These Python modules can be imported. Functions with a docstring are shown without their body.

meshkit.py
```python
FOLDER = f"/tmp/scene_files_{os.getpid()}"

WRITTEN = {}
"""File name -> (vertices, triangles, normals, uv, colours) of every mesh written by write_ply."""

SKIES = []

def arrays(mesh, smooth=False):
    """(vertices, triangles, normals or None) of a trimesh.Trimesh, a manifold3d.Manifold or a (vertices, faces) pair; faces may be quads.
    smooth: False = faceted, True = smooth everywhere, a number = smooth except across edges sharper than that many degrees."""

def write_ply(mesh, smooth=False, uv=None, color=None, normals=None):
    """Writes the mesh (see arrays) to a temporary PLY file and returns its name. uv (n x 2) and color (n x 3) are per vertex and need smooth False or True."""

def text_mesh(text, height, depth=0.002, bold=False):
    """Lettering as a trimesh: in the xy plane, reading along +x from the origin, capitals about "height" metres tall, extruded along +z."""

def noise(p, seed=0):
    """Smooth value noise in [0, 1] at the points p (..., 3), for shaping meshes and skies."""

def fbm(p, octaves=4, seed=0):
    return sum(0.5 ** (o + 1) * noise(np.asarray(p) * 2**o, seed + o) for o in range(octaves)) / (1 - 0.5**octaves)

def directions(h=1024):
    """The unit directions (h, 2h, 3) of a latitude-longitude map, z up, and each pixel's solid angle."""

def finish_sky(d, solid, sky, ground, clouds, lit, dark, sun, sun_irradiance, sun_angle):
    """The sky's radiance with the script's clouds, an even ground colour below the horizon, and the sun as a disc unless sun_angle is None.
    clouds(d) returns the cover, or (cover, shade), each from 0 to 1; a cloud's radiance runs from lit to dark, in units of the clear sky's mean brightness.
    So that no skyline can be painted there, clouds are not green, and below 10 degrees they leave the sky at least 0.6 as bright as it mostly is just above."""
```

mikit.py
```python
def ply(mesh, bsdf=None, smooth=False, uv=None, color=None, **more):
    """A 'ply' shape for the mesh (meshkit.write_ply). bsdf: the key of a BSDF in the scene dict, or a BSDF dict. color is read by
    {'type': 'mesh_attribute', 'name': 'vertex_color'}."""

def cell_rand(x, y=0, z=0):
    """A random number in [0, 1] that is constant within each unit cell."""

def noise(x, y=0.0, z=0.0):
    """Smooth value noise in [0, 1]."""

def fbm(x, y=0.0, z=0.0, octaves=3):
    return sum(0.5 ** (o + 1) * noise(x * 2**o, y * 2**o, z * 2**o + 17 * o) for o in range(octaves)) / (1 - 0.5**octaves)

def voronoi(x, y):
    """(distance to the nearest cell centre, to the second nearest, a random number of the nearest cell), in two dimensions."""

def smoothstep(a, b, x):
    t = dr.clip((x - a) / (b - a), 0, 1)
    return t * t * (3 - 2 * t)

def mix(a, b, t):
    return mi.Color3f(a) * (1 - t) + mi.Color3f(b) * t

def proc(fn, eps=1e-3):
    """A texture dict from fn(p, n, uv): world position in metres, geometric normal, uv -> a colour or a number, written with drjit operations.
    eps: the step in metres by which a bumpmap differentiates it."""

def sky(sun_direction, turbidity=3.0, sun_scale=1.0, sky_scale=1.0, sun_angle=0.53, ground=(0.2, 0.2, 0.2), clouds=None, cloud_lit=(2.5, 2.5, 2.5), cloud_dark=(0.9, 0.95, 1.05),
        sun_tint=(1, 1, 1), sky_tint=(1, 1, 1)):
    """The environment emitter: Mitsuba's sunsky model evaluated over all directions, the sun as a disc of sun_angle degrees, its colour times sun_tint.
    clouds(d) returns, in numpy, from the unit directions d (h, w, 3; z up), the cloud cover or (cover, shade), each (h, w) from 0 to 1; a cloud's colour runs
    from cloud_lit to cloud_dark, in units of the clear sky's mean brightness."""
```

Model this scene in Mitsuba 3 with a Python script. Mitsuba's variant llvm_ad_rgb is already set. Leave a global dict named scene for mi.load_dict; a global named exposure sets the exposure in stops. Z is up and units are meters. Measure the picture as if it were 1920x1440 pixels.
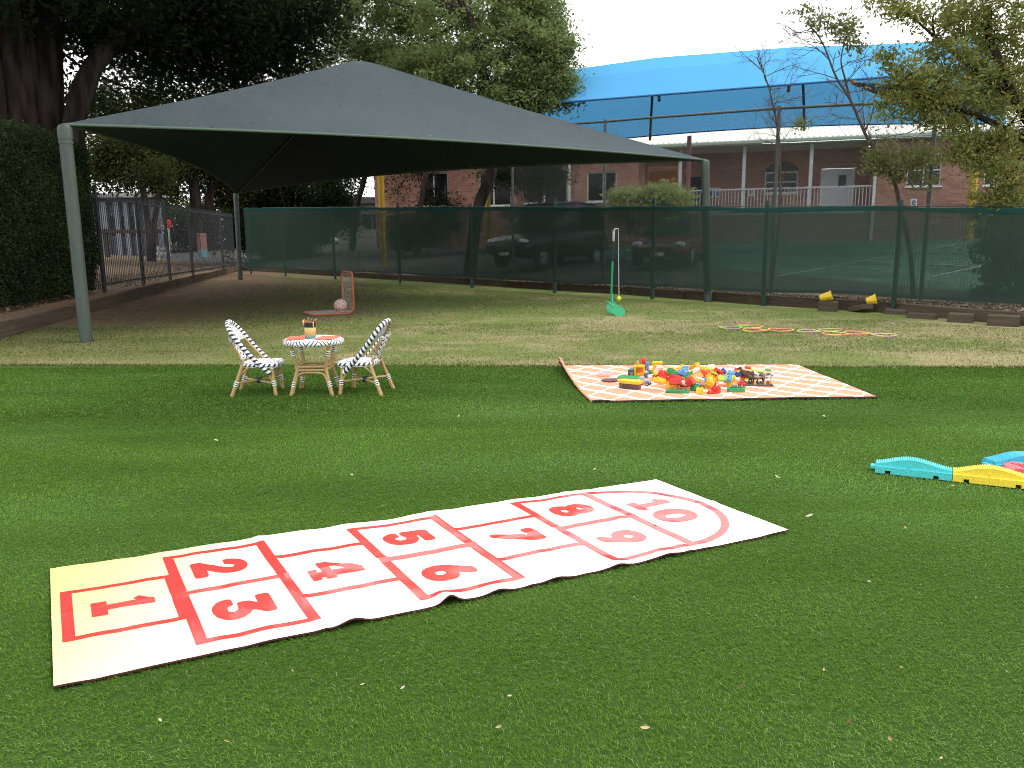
import math, numpy as np, trimesh, mitsuba as mi, mikit, meshkit
import drjit as dr
from shapely.geometry import Polygon, LineString, Point, MultiPolygon, box as sbox
from shapely.ops import unary_union
from shapely import affinity
from mikit import proc, noise, fbm, smoothstep, mix, cell_rand
T = mi.ScalarTransform4f
scene, labels = {}, {}
A = lambda *a: np.array(a, float)
# ------------------------------------------------------------------ camera
CAM_H, HOR, FPX, ROLL = 1.35, 450.0, 1490.0, 0.01
_p = math.atan((720 - HOR) / FPX)
FW, UP0, RT0 = A(0, math.cos(_p), -math.sin(_p)), A(0, math.sin(_p), math.cos(_p)), A(1, 0, 0)
RT, UP = RT0 * math.cos(ROLL) - UP0 * math.sin(ROLL), UP0 * math.cos(ROLL) + RT0 * math.sin(ROLL)
EYE = A(0, 0, CAM_H)
scene['camera'] = dict(type='perspective', fov=2 * math.degrees(math.atan(960 / FPX)), fov_axis='x', near_clip=0.05, far_clip=2000.0,
                       to_world=T().look_at(origin=EYE.tolist(), target=(EYE + FW).tolist(), up=UP.tolist()))
# ------------------------------------------------------------------ sky: bright overcast
scene['sky_light'] = mikit.sky((0.55, 0.0, 0.83), turbidity=4, sun_scale=0.14, sun_angle=28, clouds=lambda d: 1.0,
                               cloud_lit=(2.5, 2.5, 2.5), ground=(0.12, 0.14, 0.08))
exposure = 2.8


def ray(x, y):
    return FW + RT * (x - 960) / FPX - UP * (y - 720) / FPX
def gp(x, y, z=0.0):                       # a point of the level z seen at pixel (x, y) of the photograph
    d = ray(x, y)
    return EYE + d * ((z - CAM_H) / d[2])
def dp(x, y, Y):                           # the point at depth Y
    d = ray(x, y)
    return EYE + d * (Y / d[1])
# ------------------------------------------------------------------ names
used = {}
def number(name):
    n = used.get(name, 0)
    used[name] = n + 1
    return name if n == 0 else f'{name}_{n:03d}'
def thing(name, label, cat, group=None, kind=None):
    k = number(name)
    labels[k] = dict(label=label, category=cat)
    if group: labels[k]['group'] = group
    if kind: labels[k]['kind'] = kind
    return k
def lab(k, **kw):
    labels.setdefault(k, {}).update(kw)
    return k
# ------------------------------------------------------------------ mesh tools
class MB:
    def __init__(s): s.v, s.f, s.c, s.u, s.n = [], [], [], [], 0
    def add(s, V, F, col=(1, 1, 1), uv=None):
        V, F = np.asarray(V, float), np.asarray(F, int)
        if F.shape[1] == 4: F = np.vstack([F[:, [0, 1, 2]], F[:, [0, 2, 3]]])
        s.v.append(V); s.f.append(F + s.n); s.n += len(V)
        c = np.asarray(col, float)
        s.c.append(np.tile(c, (len(V), 1)) if c.ndim == 1 else c)
        s.u.append(np.zeros((len(V), 2)) if uv is None else np.asarray(uv, float))
        return s
    def mesh(s, col=(1, 1, 1)): return np.vstack(s.v), np.vstack(s.f), np.vstack(s.c), np.vstack(s.u)
def obj(name, mb, mat, parent=None, smooth=False, vc=False, uv=False, to_world=None):
    """ONE entry of the scene; smooth may be an angle"""
    k = number(parent + '__' + name if parent else name)
    V, F, C, U = mb.mesh() if isinstance(mb, MB) else (np.asarray(mb[0], float), np.asarray(mb[1], int), None, None)
    if smooth is not False and smooth is not True:
        C2 = np.hstack([C, U]) if C is not None else np.zeros((len(V), 5))
        m = trimesh.Trimesh(V, F, process=False)
        fn = m.face_normals if len(m.face_normals) == len(F) else None
        V, F, C2 = split_sharp(V, F, C2, math.radians(smooth))
        C, U, smooth = C2[:, :3], C2[:, 3:], True
    d = mikit.ply(trimesh.Trimesh(V, F, process=False), mat, smooth=smooth, color=C if vc else None, uv=U if uv else None)
    if to_world is not None: d['to_world'] = to_world
    scene[k] = d
    return k
def split_sharp(V, F, C, ang):
    n = np.cross(V[F[:, 1]] - V[F[:, 0]], V[F[:, 2]] - V[F[:, 0]])
    n /= np.linalg.norm(n, axis=1, keepdims=True) + 1e-20
    # corners of one vertex are grouped by the rounded direction of their faces
    out_v, out_c, G = [], [], F.copy()
    order = [[] for _ in range(len(V))]
    for i, f in enumerate(F):
        for k in range(3): order[f[k]].append((i, k))
    for vi, cs in enumerate(order):
        left = list(cs)
        while left:
            seed = [left.pop(0)]
            grew = True
            while grew:
                grew = False
                for c in list(left):
                    if any(n[c[0]] @ n[d[0]] > math.cos(ang) for d in seed):
                        seed.append(c); left.remove(c); grew = True
            for (i, k) in seed: G[i, k] = len(out_v)
            out_v.append(V[vi]); out_c.append(C[vi])
    return np.array(out_v), G, np.array(out_c)
BOXF = np.array([[0, 2, 3, 1], [4, 5, 7, 6], [0, 1, 5, 4], [2, 6, 7, 3], [0, 4, 6, 2], [1, 3, 7, 5]])
def rotz(a): c, s = math.cos(a), math.sin(a); return A([c, -s, 0], [s, c, 0], [0, 0, 1])
def rotx(a): c, s = math.cos(a), math.sin(a); return A([1, 0, 0], [0, c, -s], [0, s, c])
def roty(a): c, s = math.cos(a), math.sin(a); return A([c, 0, s], [0, 1, 0], [-s, 0, c])
def box(c, s, R=None):
    v = np.array([[x, y, z] for x in (-1, 1) for y in (-1, 1) for z in (-1, 1)], float) * np.asarray(s, float) / 2
    return (v if R is None else v @ R.T) + np.asarray(c, float), BOXF[:, ::1]
_bev = {}
def bbox(c, s, b=0.01, R=None):            # a box with bevelled edges
    key = tuple(np.round(s, 5)) + (b,)
    if key not in _bev:
        h, pts = np.asarray(s, float) / 2, []
        for sx in (-1, 1):
            for sy in (-1, 1):
                for sz in (-1, 1):
                    q = A(sx, sy, sz)
                    for k in range(3):
                        m = h - b; m[k] = h[k]
                        pts.append(q * m)
        hull = trimesh.convex.convex_hull(np.array(pts))
        _bev[key] = np.array(hull.vertices), np.array(hull.faces)
    v, f = _bev[key]
    return (v if R is None else v @ R.T) + np.asarray(c, float), f
def frames(P, closed=False):
    P = np.asarray(P, float)
    t = np.gradient(P, axis=0) if not closed else np.roll(P, -1, 0) - np.roll(P, 1, 0)
    t /= np.linalg.norm(t, axis=1, keepdims=True) + 1e-12
    a = A(0, 0, 1) if abs(t[0][2]) < .9 else A(1, 0, 0)
    x = np.cross(a, t[0]); x /= np.linalg.norm(x)
    X = [x]
    for i in range(1, len(P)):
        x = X[-1] - t[i] * (X[-1] @ t[i]); x /= np.linalg.norm(x); X.append(x)
    X = np.array(X)
    return t, X, np.cross(t, X)
def tube(P, r, n=8, closed=False, caps=True):
    """(V, F, uv): uv = metres along, turn"""
    P = np.asarray(P, float); m = len(P)
    r = np.broadcast_to(np.asarray(r, float), (m,))
    t, X, Y = frames(P, closed)
    a = np.arange(n) / n * 2 * np.pi
    V = (P[:, None] + r[:, None, None] * (np.cos(a)[None, :, None] * X[:, None] + np.sin(a)[None, :, None] * Y[:, None])).reshape(-1, 3)
    s = np.concatenate([[0], np.cumsum(np.linalg.norm(np.diff(P, axis=0), axis=1))])
    uv = np.stack([np.repeat(s, n), np.tile(np.arange(n) / n, m)], 1)
    F = []
    for i in range(m if closed else m - 1):
        j = (i + 1) % m
        for k in range(n):
            l = (k + 1) % n
            F += [[i * n + k, i * n + l, j * n + l], [i * n + k, j * n + l, j * n + k]]
    if caps and not closed:
        V = np.vstack([V, P[:1], P[-1:]]); uv = np.vstack([uv, [[0, 0], [s[-1], 0]]])
        for k in range(n):
            l = (k + 1) % n
            F += [[m * n, l, k], [m * n + 1, (m - 1) * n + k, (m - 1) * n + l]]
    return V, np.array(F), uv
def addtube(mb, P, r, n=8, col=(1, 1, 1), closed=False):
    V, F, uv = tube(P, r, n, closed)
    mb.add(V, F, col, uv)
def lathe(prof, n=24, c=(0, 0, 0)):
    prof = np.asarray(prof, float); m = len(prof)
    a = np.arange(n) / n * 2 * np.pi
    V = np.stack([prof[:, None, 0] * np.cos(a), prof[:, None, 0] * np.sin(a), np.repeat(prof[:, 1:2], n, 1)], -1).reshape(-1, 3)
    F = []
    for i in range(m - 1):
        for k in range(n):
            l = (k + 1) % n
            F += [[i * n + k, i * n + l, (i + 1) * n + l], [i * n + k, (i + 1) * n + l, (i + 1) * n + k]]
    return V + np.asarray(c, float), np.array(F)
def prism(poly, depth, R=None, c=(0, 0, 0)):
    m = trimesh.creation.extrude_polygon(poly, depth, engine='earcut')
    v = np.array(m.vertices)
    return (v if R is None else v @ R.T) + np.asarray(c, float), np.array(m.faces)
def cyl(p0, p1, r, n=10): return tube([p0, p1], r, n)[:2]
def grid(fn, nu, nv):
    u, v = np.meshgrid(np.linspace(0, 1, nu), np.linspace(0, 1, nv), indexing='ij')
    V = fn(u.ravel(), v.ravel())
    i, j = np.meshgrid(np.arange(nu - 1), np.arange(nv - 1), indexing='ij')
    a = (i * nv + j).ravel()
    F = np.stack([a, a + nv, a + nv + 1, a + 1], 1)
    return V, F, np.stack([u.ravel(), v.ravel()], 1)
def curve(pts, n=12):                     # Catmull-Rom through the points
    P = np.asarray(pts, float)
    P = np.vstack([2 * P[0] - P[1], P, 2 * P[-1] - P[-2]])
    out = []
    for i in range(1, len(P) - 2):
        t = np.linspace(0, 1, n, endpoint=i == len(P) - 3)[:, None]
        a, b, c, d = P[i - 1:i + 3]
        out.append(.5 * (2 * b + (c - a) * t + (2 * a - 5 * b + 4 * c - d) * t**2 + (3 * b - a - 3 * c + d) * t**3))
    return np.vstack(out)
def xf(mbv, R, t): return mbv @ R.T + np.asarray(t, float)
def unit(v): return v / (np.linalg.norm(v, axis=-1, keepdims=True) + 1e-12)
def leaves(mb, P, L, W, col, rng, flat=0.5, axis=None, fold=.15):
    n = len(P)
    a = unit(rng.normal(size=(n, 3)) * A(1, 1, 1 - flat * .6)) if axis is None else axis
    b = unit(np.cross(a, unit(rng.normal(size=(n, 3)) * A(1 - flat, 1 - flat, 1) + 1e-6)))
    nn = np.cross(a, b)
    L, W = np.broadcast_to(L, (n,))[:, None], np.broadcast_to(W, (n,))[:, None]
    V = np.stack([P - a * L / 2, P + b * W / 2 + nn * W * fold - a * L * .08, P + a * L / 2, P - b * W / 2 + nn * W * fold - a * L * .08], 1).reshape(-1, 3)
    i = np.arange(n)[:, None] * 4
    F = np.vstack([i + [0, 1, 2], i + [0, 2, 3]])
    mb.add(V, F, np.repeat(np.broadcast_to(col, (n, 3)), 4, 0))
# ------------------------------------------------------------------ materials
def M(k, **d): scene[k] = d; return k
VC = {'type': 'mesh_attribute', 'name': 'vertex_color'}
rgb = lambda *c: {'type': 'rgb', 'value': [float(x) for x in c]}
def two(d): return dict(type='twosided', bsdf=d)
def mat(k, col, rough=.6, spec=.5, metal=0., **kw):
    scene[k] = two(dict(type='principled', base_color=col if isinstance(col, dict) else rgb(*col), roughness=rough, specular=spec, metallic=metal, **kw))
    return k
mat('m_plastic', VC, .38, .5)
mat('m_paint', VC, .55, .4)
mat('m_rough', VC, .95, .15)
scene['m_leaf'] = dict(type='principledthin', base_color=VC, roughness=.5, spec_trans=0., diff_trans=.85, eta=1.4)
scene['m_grass'] = dict(type='principledthin', base_color=VC, roughness=.42, spec_trans=0., diff_trans=.5, eta=1.35)
mat('m_car', VC, .25, .5, clearcoat=1.0, clearcoat_gloss=.95)
mat('m_glass_dark', (.010, .012, .014), .12, .22)
mat('m_metal', VC, .4, .5, .6)
mat('m_galv', proc(lambda p, n, uv: mix((.055, .074, .068), (.085, .108, .096), fbm(p.x * 9, p.y * 9, p.z * 3))), .5, .5, .15)
def barkfn(p, n, uv):
    t = fbm(p.x * 6 + p.y * 5, p.y * 6, p.z * 1.1, 4)
    return mix((.018, .014, .012), (.062, .049, .041), smoothstep(.3, .75, t))
mat('m_bark', proc(barkfn), .95, .1)
mat('m_bark_pale', proc(lambda p, n, uv: mix((.06, .048, .042), (.15, .12, .10), fbm(p.x * 14, p.y * 14, p.z * 5, 3))), .95, .1)
def woodfn(p, n, uv):
    t = fbm(p.x * 2.5, p.y * 2.5, p.z * 26, 4)
    s = fbm(p.x * 1.1, p.y * 1.1, p.z * 3 + 5, 3)
    return mix(mix((.055, .042, .032), (.15, .115, .085), t), (.08, .075, .05), smoothstep(.5, .8, s))
mat('m_sleeper', proc(woodfn), .95, .1)
def bamboofn(p, n, uv):
    t = fbm(uv.x * 5, uv.y * 6, p.z * 20, 3)
    return mix((.33, .20, .085), (.56, .39, .19), t)
mat('m_rattan', proc(bamboofn), .4, .5)
def wrapfn(p, n, uv):
    s = uv.x * 24 + uv.y
    f = s - dr.floor(s)
    e = smoothstep(.0, .04, f) * (1 - smoothstep(.46, .50, f))
    return mix((.82, .83, .84), (.018, .026, .075), e)
mat('m_wrap', proc(wrapfn), .45, .5)
def weavefn(p, n, uv):
    v = uv.y * 4
    z = dr.abs(v - dr.floor(v) - .5)
    s = uv.x * 11 + z * 1.6
    f = s - dr.floor(s)
    e = smoothstep(.0, .06, f) * (1 - smoothstep(.34, .40, f))
    return mix((.82, .83, .84), (.018, .026, .075), e)
mat('m_weave', proc(weavefn), .5, .5)
def seatfn(p, n, uv):
    u, v = uv.x * 22, uv.y * 22
    r = cell_rand(u * .5 + .5 * dr.floor(v), v, 3)
    e = dr.select(r > .80, 1.0, 0.0)
    g = dr.abs(v - dr.floor(v) - .5) * 2
    return mix(mix((.84, .84, .85), (.6, .62, .65), smoothstep(.75, 1., g)), (.03, .04, .10), e * .85)
mat('m_seat', proc(seatfn), .5, .5)
def edgefn(p, n, uv):
    v = uv.x * 8
    z = dr.abs(v - dr.floor(v) - .5)
    s = z * 6 - uv.y * 1.3 + .3
    f = s - dr.floor(s)
    e = smoothstep(.0, .08, f) * (1 - smoothstep(.36, .44, f))
    return mix((.84, .84, .84), (.02, .05, .06), e)
mat('m_edge', proc(edgefn), .45, .5)
RUG = (2.42, 1.83)
def rugfn(p, n, uv):
    x, y = uv.x * 16.0, uv.y * 9.6
    x2 = x + .10 * dr.sin(2 * np.pi * y)
    y2 = y + .10 * dr.sin(2 * np.pi * x)
    f = dr.abs(dr.cos(np.pi * x2) + dr.cos(np.pi * y2))
    w = 1 - smoothstep(.26, .36, f)
    th = .9 + .1 * noise(uv.x * 700, uv.y * 60)
    return mix((.80, .31, .20), (.86, .82, .78), w) * th
mat('m_rug', proc(rugfn), .85, .2)
mat('m_rug_back', (.07, .045, .05), .9, .1)
mat('m_vinyl', proc(lambda p, n, uv: mix((.84, .75, .27), (.84, .82, .76), smoothstep(.0, .42, uv.x + .16 * uv.y))), .13, .9)
mat('m_vinyl_red', (.60, .06, .055), .10, 1.0, clearcoat=1.0, clearcoat_gloss=.92)
mat('m_vinyl_back', (.10, .03, .035), .7, .2)
def sailfn(p, n, uv):
    t = fbm(p.x * 1.2, p.y * 1.2, 3, 4)
    w = noise(p.x * 55, p.y * 4, 0) * .5 + noise(p.x * 4, p.y * 55, 9) * .5
    return mix((.037, .054, .065), (.050, .070, .083), t) * (.86 + .28 * w)
mat('m_sail', proc(sailfn), .8, .25)
mat('m_sail_hem', (.10, .15, .115), .7, .3)
# shade cloth that lets a third of the light through
scene['m_screen'] = dict(type='mask', opacity=proc(lambda p, n, uv: .69 + .11 * noise(uv.x * 1.5, uv.y * 22, 0) + .07 * noise(uv.x * 14, uv.y * 3, 4)),
                         bsdf=two(dict(type='diffuse', reflectance=rgb(.042, .070, .059))))
scene['m_hem'] = dict(type='mask', opacity=.88, bsdf=two(dict(type='diffuse', reflectance=rgb(.022, .075, .065))))
scene['m_canopy'] = dict(type='principledthin', base_color=rgb(.125, .45, .84), roughness=.5, spec_trans=0., diff_trans=.5, eta=1.3)
scene['m_navy'] = dict(type='principledthin', base_color=rgb(.02, .05, .16), roughness=.6, spec_trans=0., diff_trans=.4, eta=1.3)
mat('m_wire', (.10, .11, .11), .5, .5, .5)
mat('m_wire_green', (.02, .055, .045), .5, .4)
# ------------------------------------------------------------------ lines of the place
FA, FB = gp(1920, 574, .25), gp(466, 503, .25)              # screen fence: from the right edge of the frame to the far left corner
FD = unit((FB - FA) * A(1, 1, 0)); FN = A(FD[1], -FD[0], 0)  # along it, and away from the yard
if FN[1] < 0: FN = -FN
F0 = FA * A(1, 1, 0) - FD * 4.0
FLEN = float((FB * A(1, 1, 0) - F0) @ FD)
def on_fence(x, off=0.0, y=450.0):        # where the vertical plane `off` behind the fence line is met by the column x of the photograph
    d = ray(x, y)
    t = ((F0 + FN * off - EYE) @ FN) / (d @ FN)
    return EYE + d * t
def beyond(x, y): return (x - F0[0]) * FN[0] + (y - F0[1]) * FN[1]
SL = [gp(*q) for q in ((2060, 628), (1920, 611), (1640, 585), (1400, 570), (1180, 553), (940, 538), (540, 512), (452, 507))]   # right-hand edging, foot of it
LL = [gp(*q) for q in ((-260, 700), (0, 636), (150, 594), (300, 548), (452, 507))]
LD = unit((LL[4] - LL[0]) * A(1, 1, 0)); LN = A(-LD[1], LD[0], 0)
if LN[0] > 0: LN = -LN                                       # towards the hedge
TURF_A, TURF_B = gp(0, 686)[:2], gp(1920, 691)[:2]
def turf_edge(x): return TURF_A[1] + (x - TURF_A[0]) * (TURF_B[1] - TURF_A[1]) / (TURF_B[0] - TURF_A[0])
_st = np.array([float((q * A(1, 1, 0) - F0) @ FD) for q in SL]); _so = np.array([beyond(q[0], q[1]) for q in SL]); _ii = np.argsort(_st); _st, _so = _st[_ii], _so[_ii]
def terrain(x, y):
    d = beyond(x, y)
    edge = np.interp((x - F0[0]) * FD[0] + (y - F0[1]) * FD[1], _st, _so) + .95
    z = .20 + .075 * np.clip(d - .6, 0, 13.6)
    l = (x - LL[0][0]) * LN[0] + (y - LL[0][1]) * LN[1]
    z = np.where(d < np.maximum(edge, .0), np.where(l > 1.2, .24 + .05 * np.clip(l - .5, 0, 12), -.02), z)
    return z
# ------------------------------------------------------------------ ground
l0 = LL[0]
def lawnfn(p, n, uv):
    big = fbm(p.x * .55, p.y * .8, 2, 4)
    mid = fbm(p.x * 2.6, p.y * 3.4, 7, 3)
    fine = fbm(p.x * 45, p.y * 45, 1, 3)
    g = mix((.082, .118, .032), (.145, .170, .060), fine)
    s = mix((.175, .155, .085), (.285, .245, .145), fine)
    t = smoothstep(.36, .70, big * .55 + mid * .45 + .05 - .16 * smoothstep(11.5, 16.0, p.y))
    tree_shade = smoothstep(-1.8, -4.4, p.x) * smoothstep(9.0, 10.4, p.y + mid)
    g = g * (1 - .30 * tree_shade)  # shade of the big trees on the left, painted into the green
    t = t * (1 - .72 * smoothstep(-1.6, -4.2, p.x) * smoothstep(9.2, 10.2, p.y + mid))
    col = mix(g, s, t * .85)
    l = (p.x - l0[0]) * LN[0] + (p.y - l0[1]) * LN[1]           # below zero: into the yard
    d = smoothstep(-3.9, -1.3, l + 2.4 * (mid - .5) + 2.8 * (big - .5)) * smoothstep(11.5, 15.5, p.y)
    dirt = mix((.06, .040, .028), (.17, .115, .08), fbm(p.x * 9, p.y * 9, 3, 4))
    bare = mix((.085, .068, .042), (.15, .12, .075), fbm(p.x * 12, p.y * 12, 5, 3))
    u = smoothstep(-.5, -3.5, p.x - .28 * (p.y - 16) * -1) * smoothstep(12.5, 15., p.y) * smoothstep(.30, .62, mid * .5 + big * .5)
    col = mix(col, bare, u * .85)
    return mix(col, dirt, d * .92)
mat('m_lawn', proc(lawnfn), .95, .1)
mat('m_turf_base', proc(lambda p, n, uv: mix((.026, .058, .011), (.052, .104, .021), fbm(p.x * 60, p.y * 60, 0, 3))), .95, .1)
def outfn(p, n, uv):
    d = (p.x - F0[0]) * FN[0] + (p.y - F0[1]) * FN[1]
    f = fbm(p.x * 3, p.y * 3, 0, 4)
    soil = mix((.05, .036, .026), (.14, .105, .075), fbm(p.x * 11, p.y * 11, 0, 4))
    asph = mix((.045, .047, .048), (.075, .075, .074), f)
    court = mix((.06, .125, .085), (.085, .16, .11), f)
    c = mix(asph, court, smoothstep(5.6, 5.9, p.x * .93 + (p.y - 22) * .36))
    return mix(soil, c, smoothstep(1.5, 1.7, d))
mat('m_outside', proc(outfn), .95, .1)
mb = MB()
gx = np.concatenate([[-900, -300, -120], np.arange(-60, 60.1, .75), [120, 300, 900]])
gy = np.concatenate([[-60, -10], np.arange(0, 70.1, .75), [120, 300, 1200]])
X, Y = np.meshgrid(gx, gy, indexing='ij')
Z = terrain(X, Y)
i, j = np.meshgrid(np.arange(len(gx) - 1), np.arange(len(gy) - 1), indexing='ij')
a = (i * len(gy) + j).ravel()
mb.add(np.stack([X, Y, Z - .03], -1).reshape(-1, 3), np.stack([a, a + len(gy), a + len(gy) + 1, a + 1], 1))
lab(obj('ground', mb, 'm_outside', smooth=True), label='sloping soil, car park and green court ground around the fenced yard', category='ground', kind='structure')
yard = [(-6.5, -6), (16, -6)] + [tuple((q + (0.05) * FN)[:2]) for q in SL] + [tuple((q + .05 * LN)[:2]) for q in LL[::-1][1:]]
yv = [(-13, -6), (18, -6), (18, SL[0][1])] + [tuple((q + .08 * FN)[:2]) for q in SL] + [tuple((q + .06 * LN)[:2]) for q in LL[::-1]] + [(-13, LL[0][1])]
yard = Polygon(yv).buffer(0)
yard = yard if yard.geom_type == 'Polygon' else max(yard.geoms, key=lambda g: g.area)
v, f = prism(yard, .004); v[:, 2] -= .004
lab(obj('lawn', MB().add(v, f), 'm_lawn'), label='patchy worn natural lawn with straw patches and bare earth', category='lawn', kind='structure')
tv = Polygon([(-12, -5), (17, -5), (17, turf_edge(17)), (-12, turf_edge(-12))]).intersection(yard.buffer(-.02))
v, f = prism(tv, .004); v[:, 2] += .001
lab(obj('artificial_turf', MB().add(v, f), 'm_turf_base'), label='bright green artificial turf sheet in the foreground', category='turf', kind='structure')
# blades of the turf: short, dense, their lean drifting over the sheet
rng = np.random.default_rng(11)
def scatter(n, y0, y1, k=.74):
    y = np.sqrt(rng.uniform(y0**2, y1**2, n)); x = rng.uniform(-1, 1, n) * (y * k + .25)
    return x, y
def smoothstep_np(a, b, x): t = np.clip((x - a) / (b - a), 0, 1); return t * t * (3 - 2 * t)
def blades(mb, x, y, h, w, col, lean_dir, lean, curl=.5):
    n = len(x)
    a = rng.uniform(0, 2 * np.pi, n)
    side = np.stack([np.cos(a), np.sin(a), 0 * a], 1) * w[:, None] / 2
    ld = np.stack([np.cos(lean_dir), np.sin(lean_dir), 0 * a], 1)
    P = np.stack([x, y, 0 * x + .004], 1)
    mid = P + ld * (h * lean * .4)[:, None] + A(0, 0, 1) * (h * .6)[:, None]
    tip = P + ld * (h * lean * (1 + curl))[:, None] + A(0, 0, 1) * (h * np.clip(1.05 - .5 * lean, .25, 1))[:, None]
    V = np.stack([P - side, P + side, mid - side * .8, mid + side * .8, tip], 1).reshape(-1, 3)
    i = np.arange(n)[:, None] * 5
    F = np.vstack([i + [0, 1, 3], i + [0, 3, 2], i + [2, 3, 4]])
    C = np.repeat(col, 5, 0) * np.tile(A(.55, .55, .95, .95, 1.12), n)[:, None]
    mb.add(V, F, C)
from shapely import contains_xy
COVER = unary_union([Polygon([gp(*q)[:2] for q in ((95, 1075), (102, 1300), (1478, 1002), (1230, 905))]).buffer(-.012), Polygon([gp(*q)[:2] for q in ((1110, 757), (1645, 749), (1495, 688), (1040, 690))]).buffer(-.02)])
mb = MB()
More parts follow.
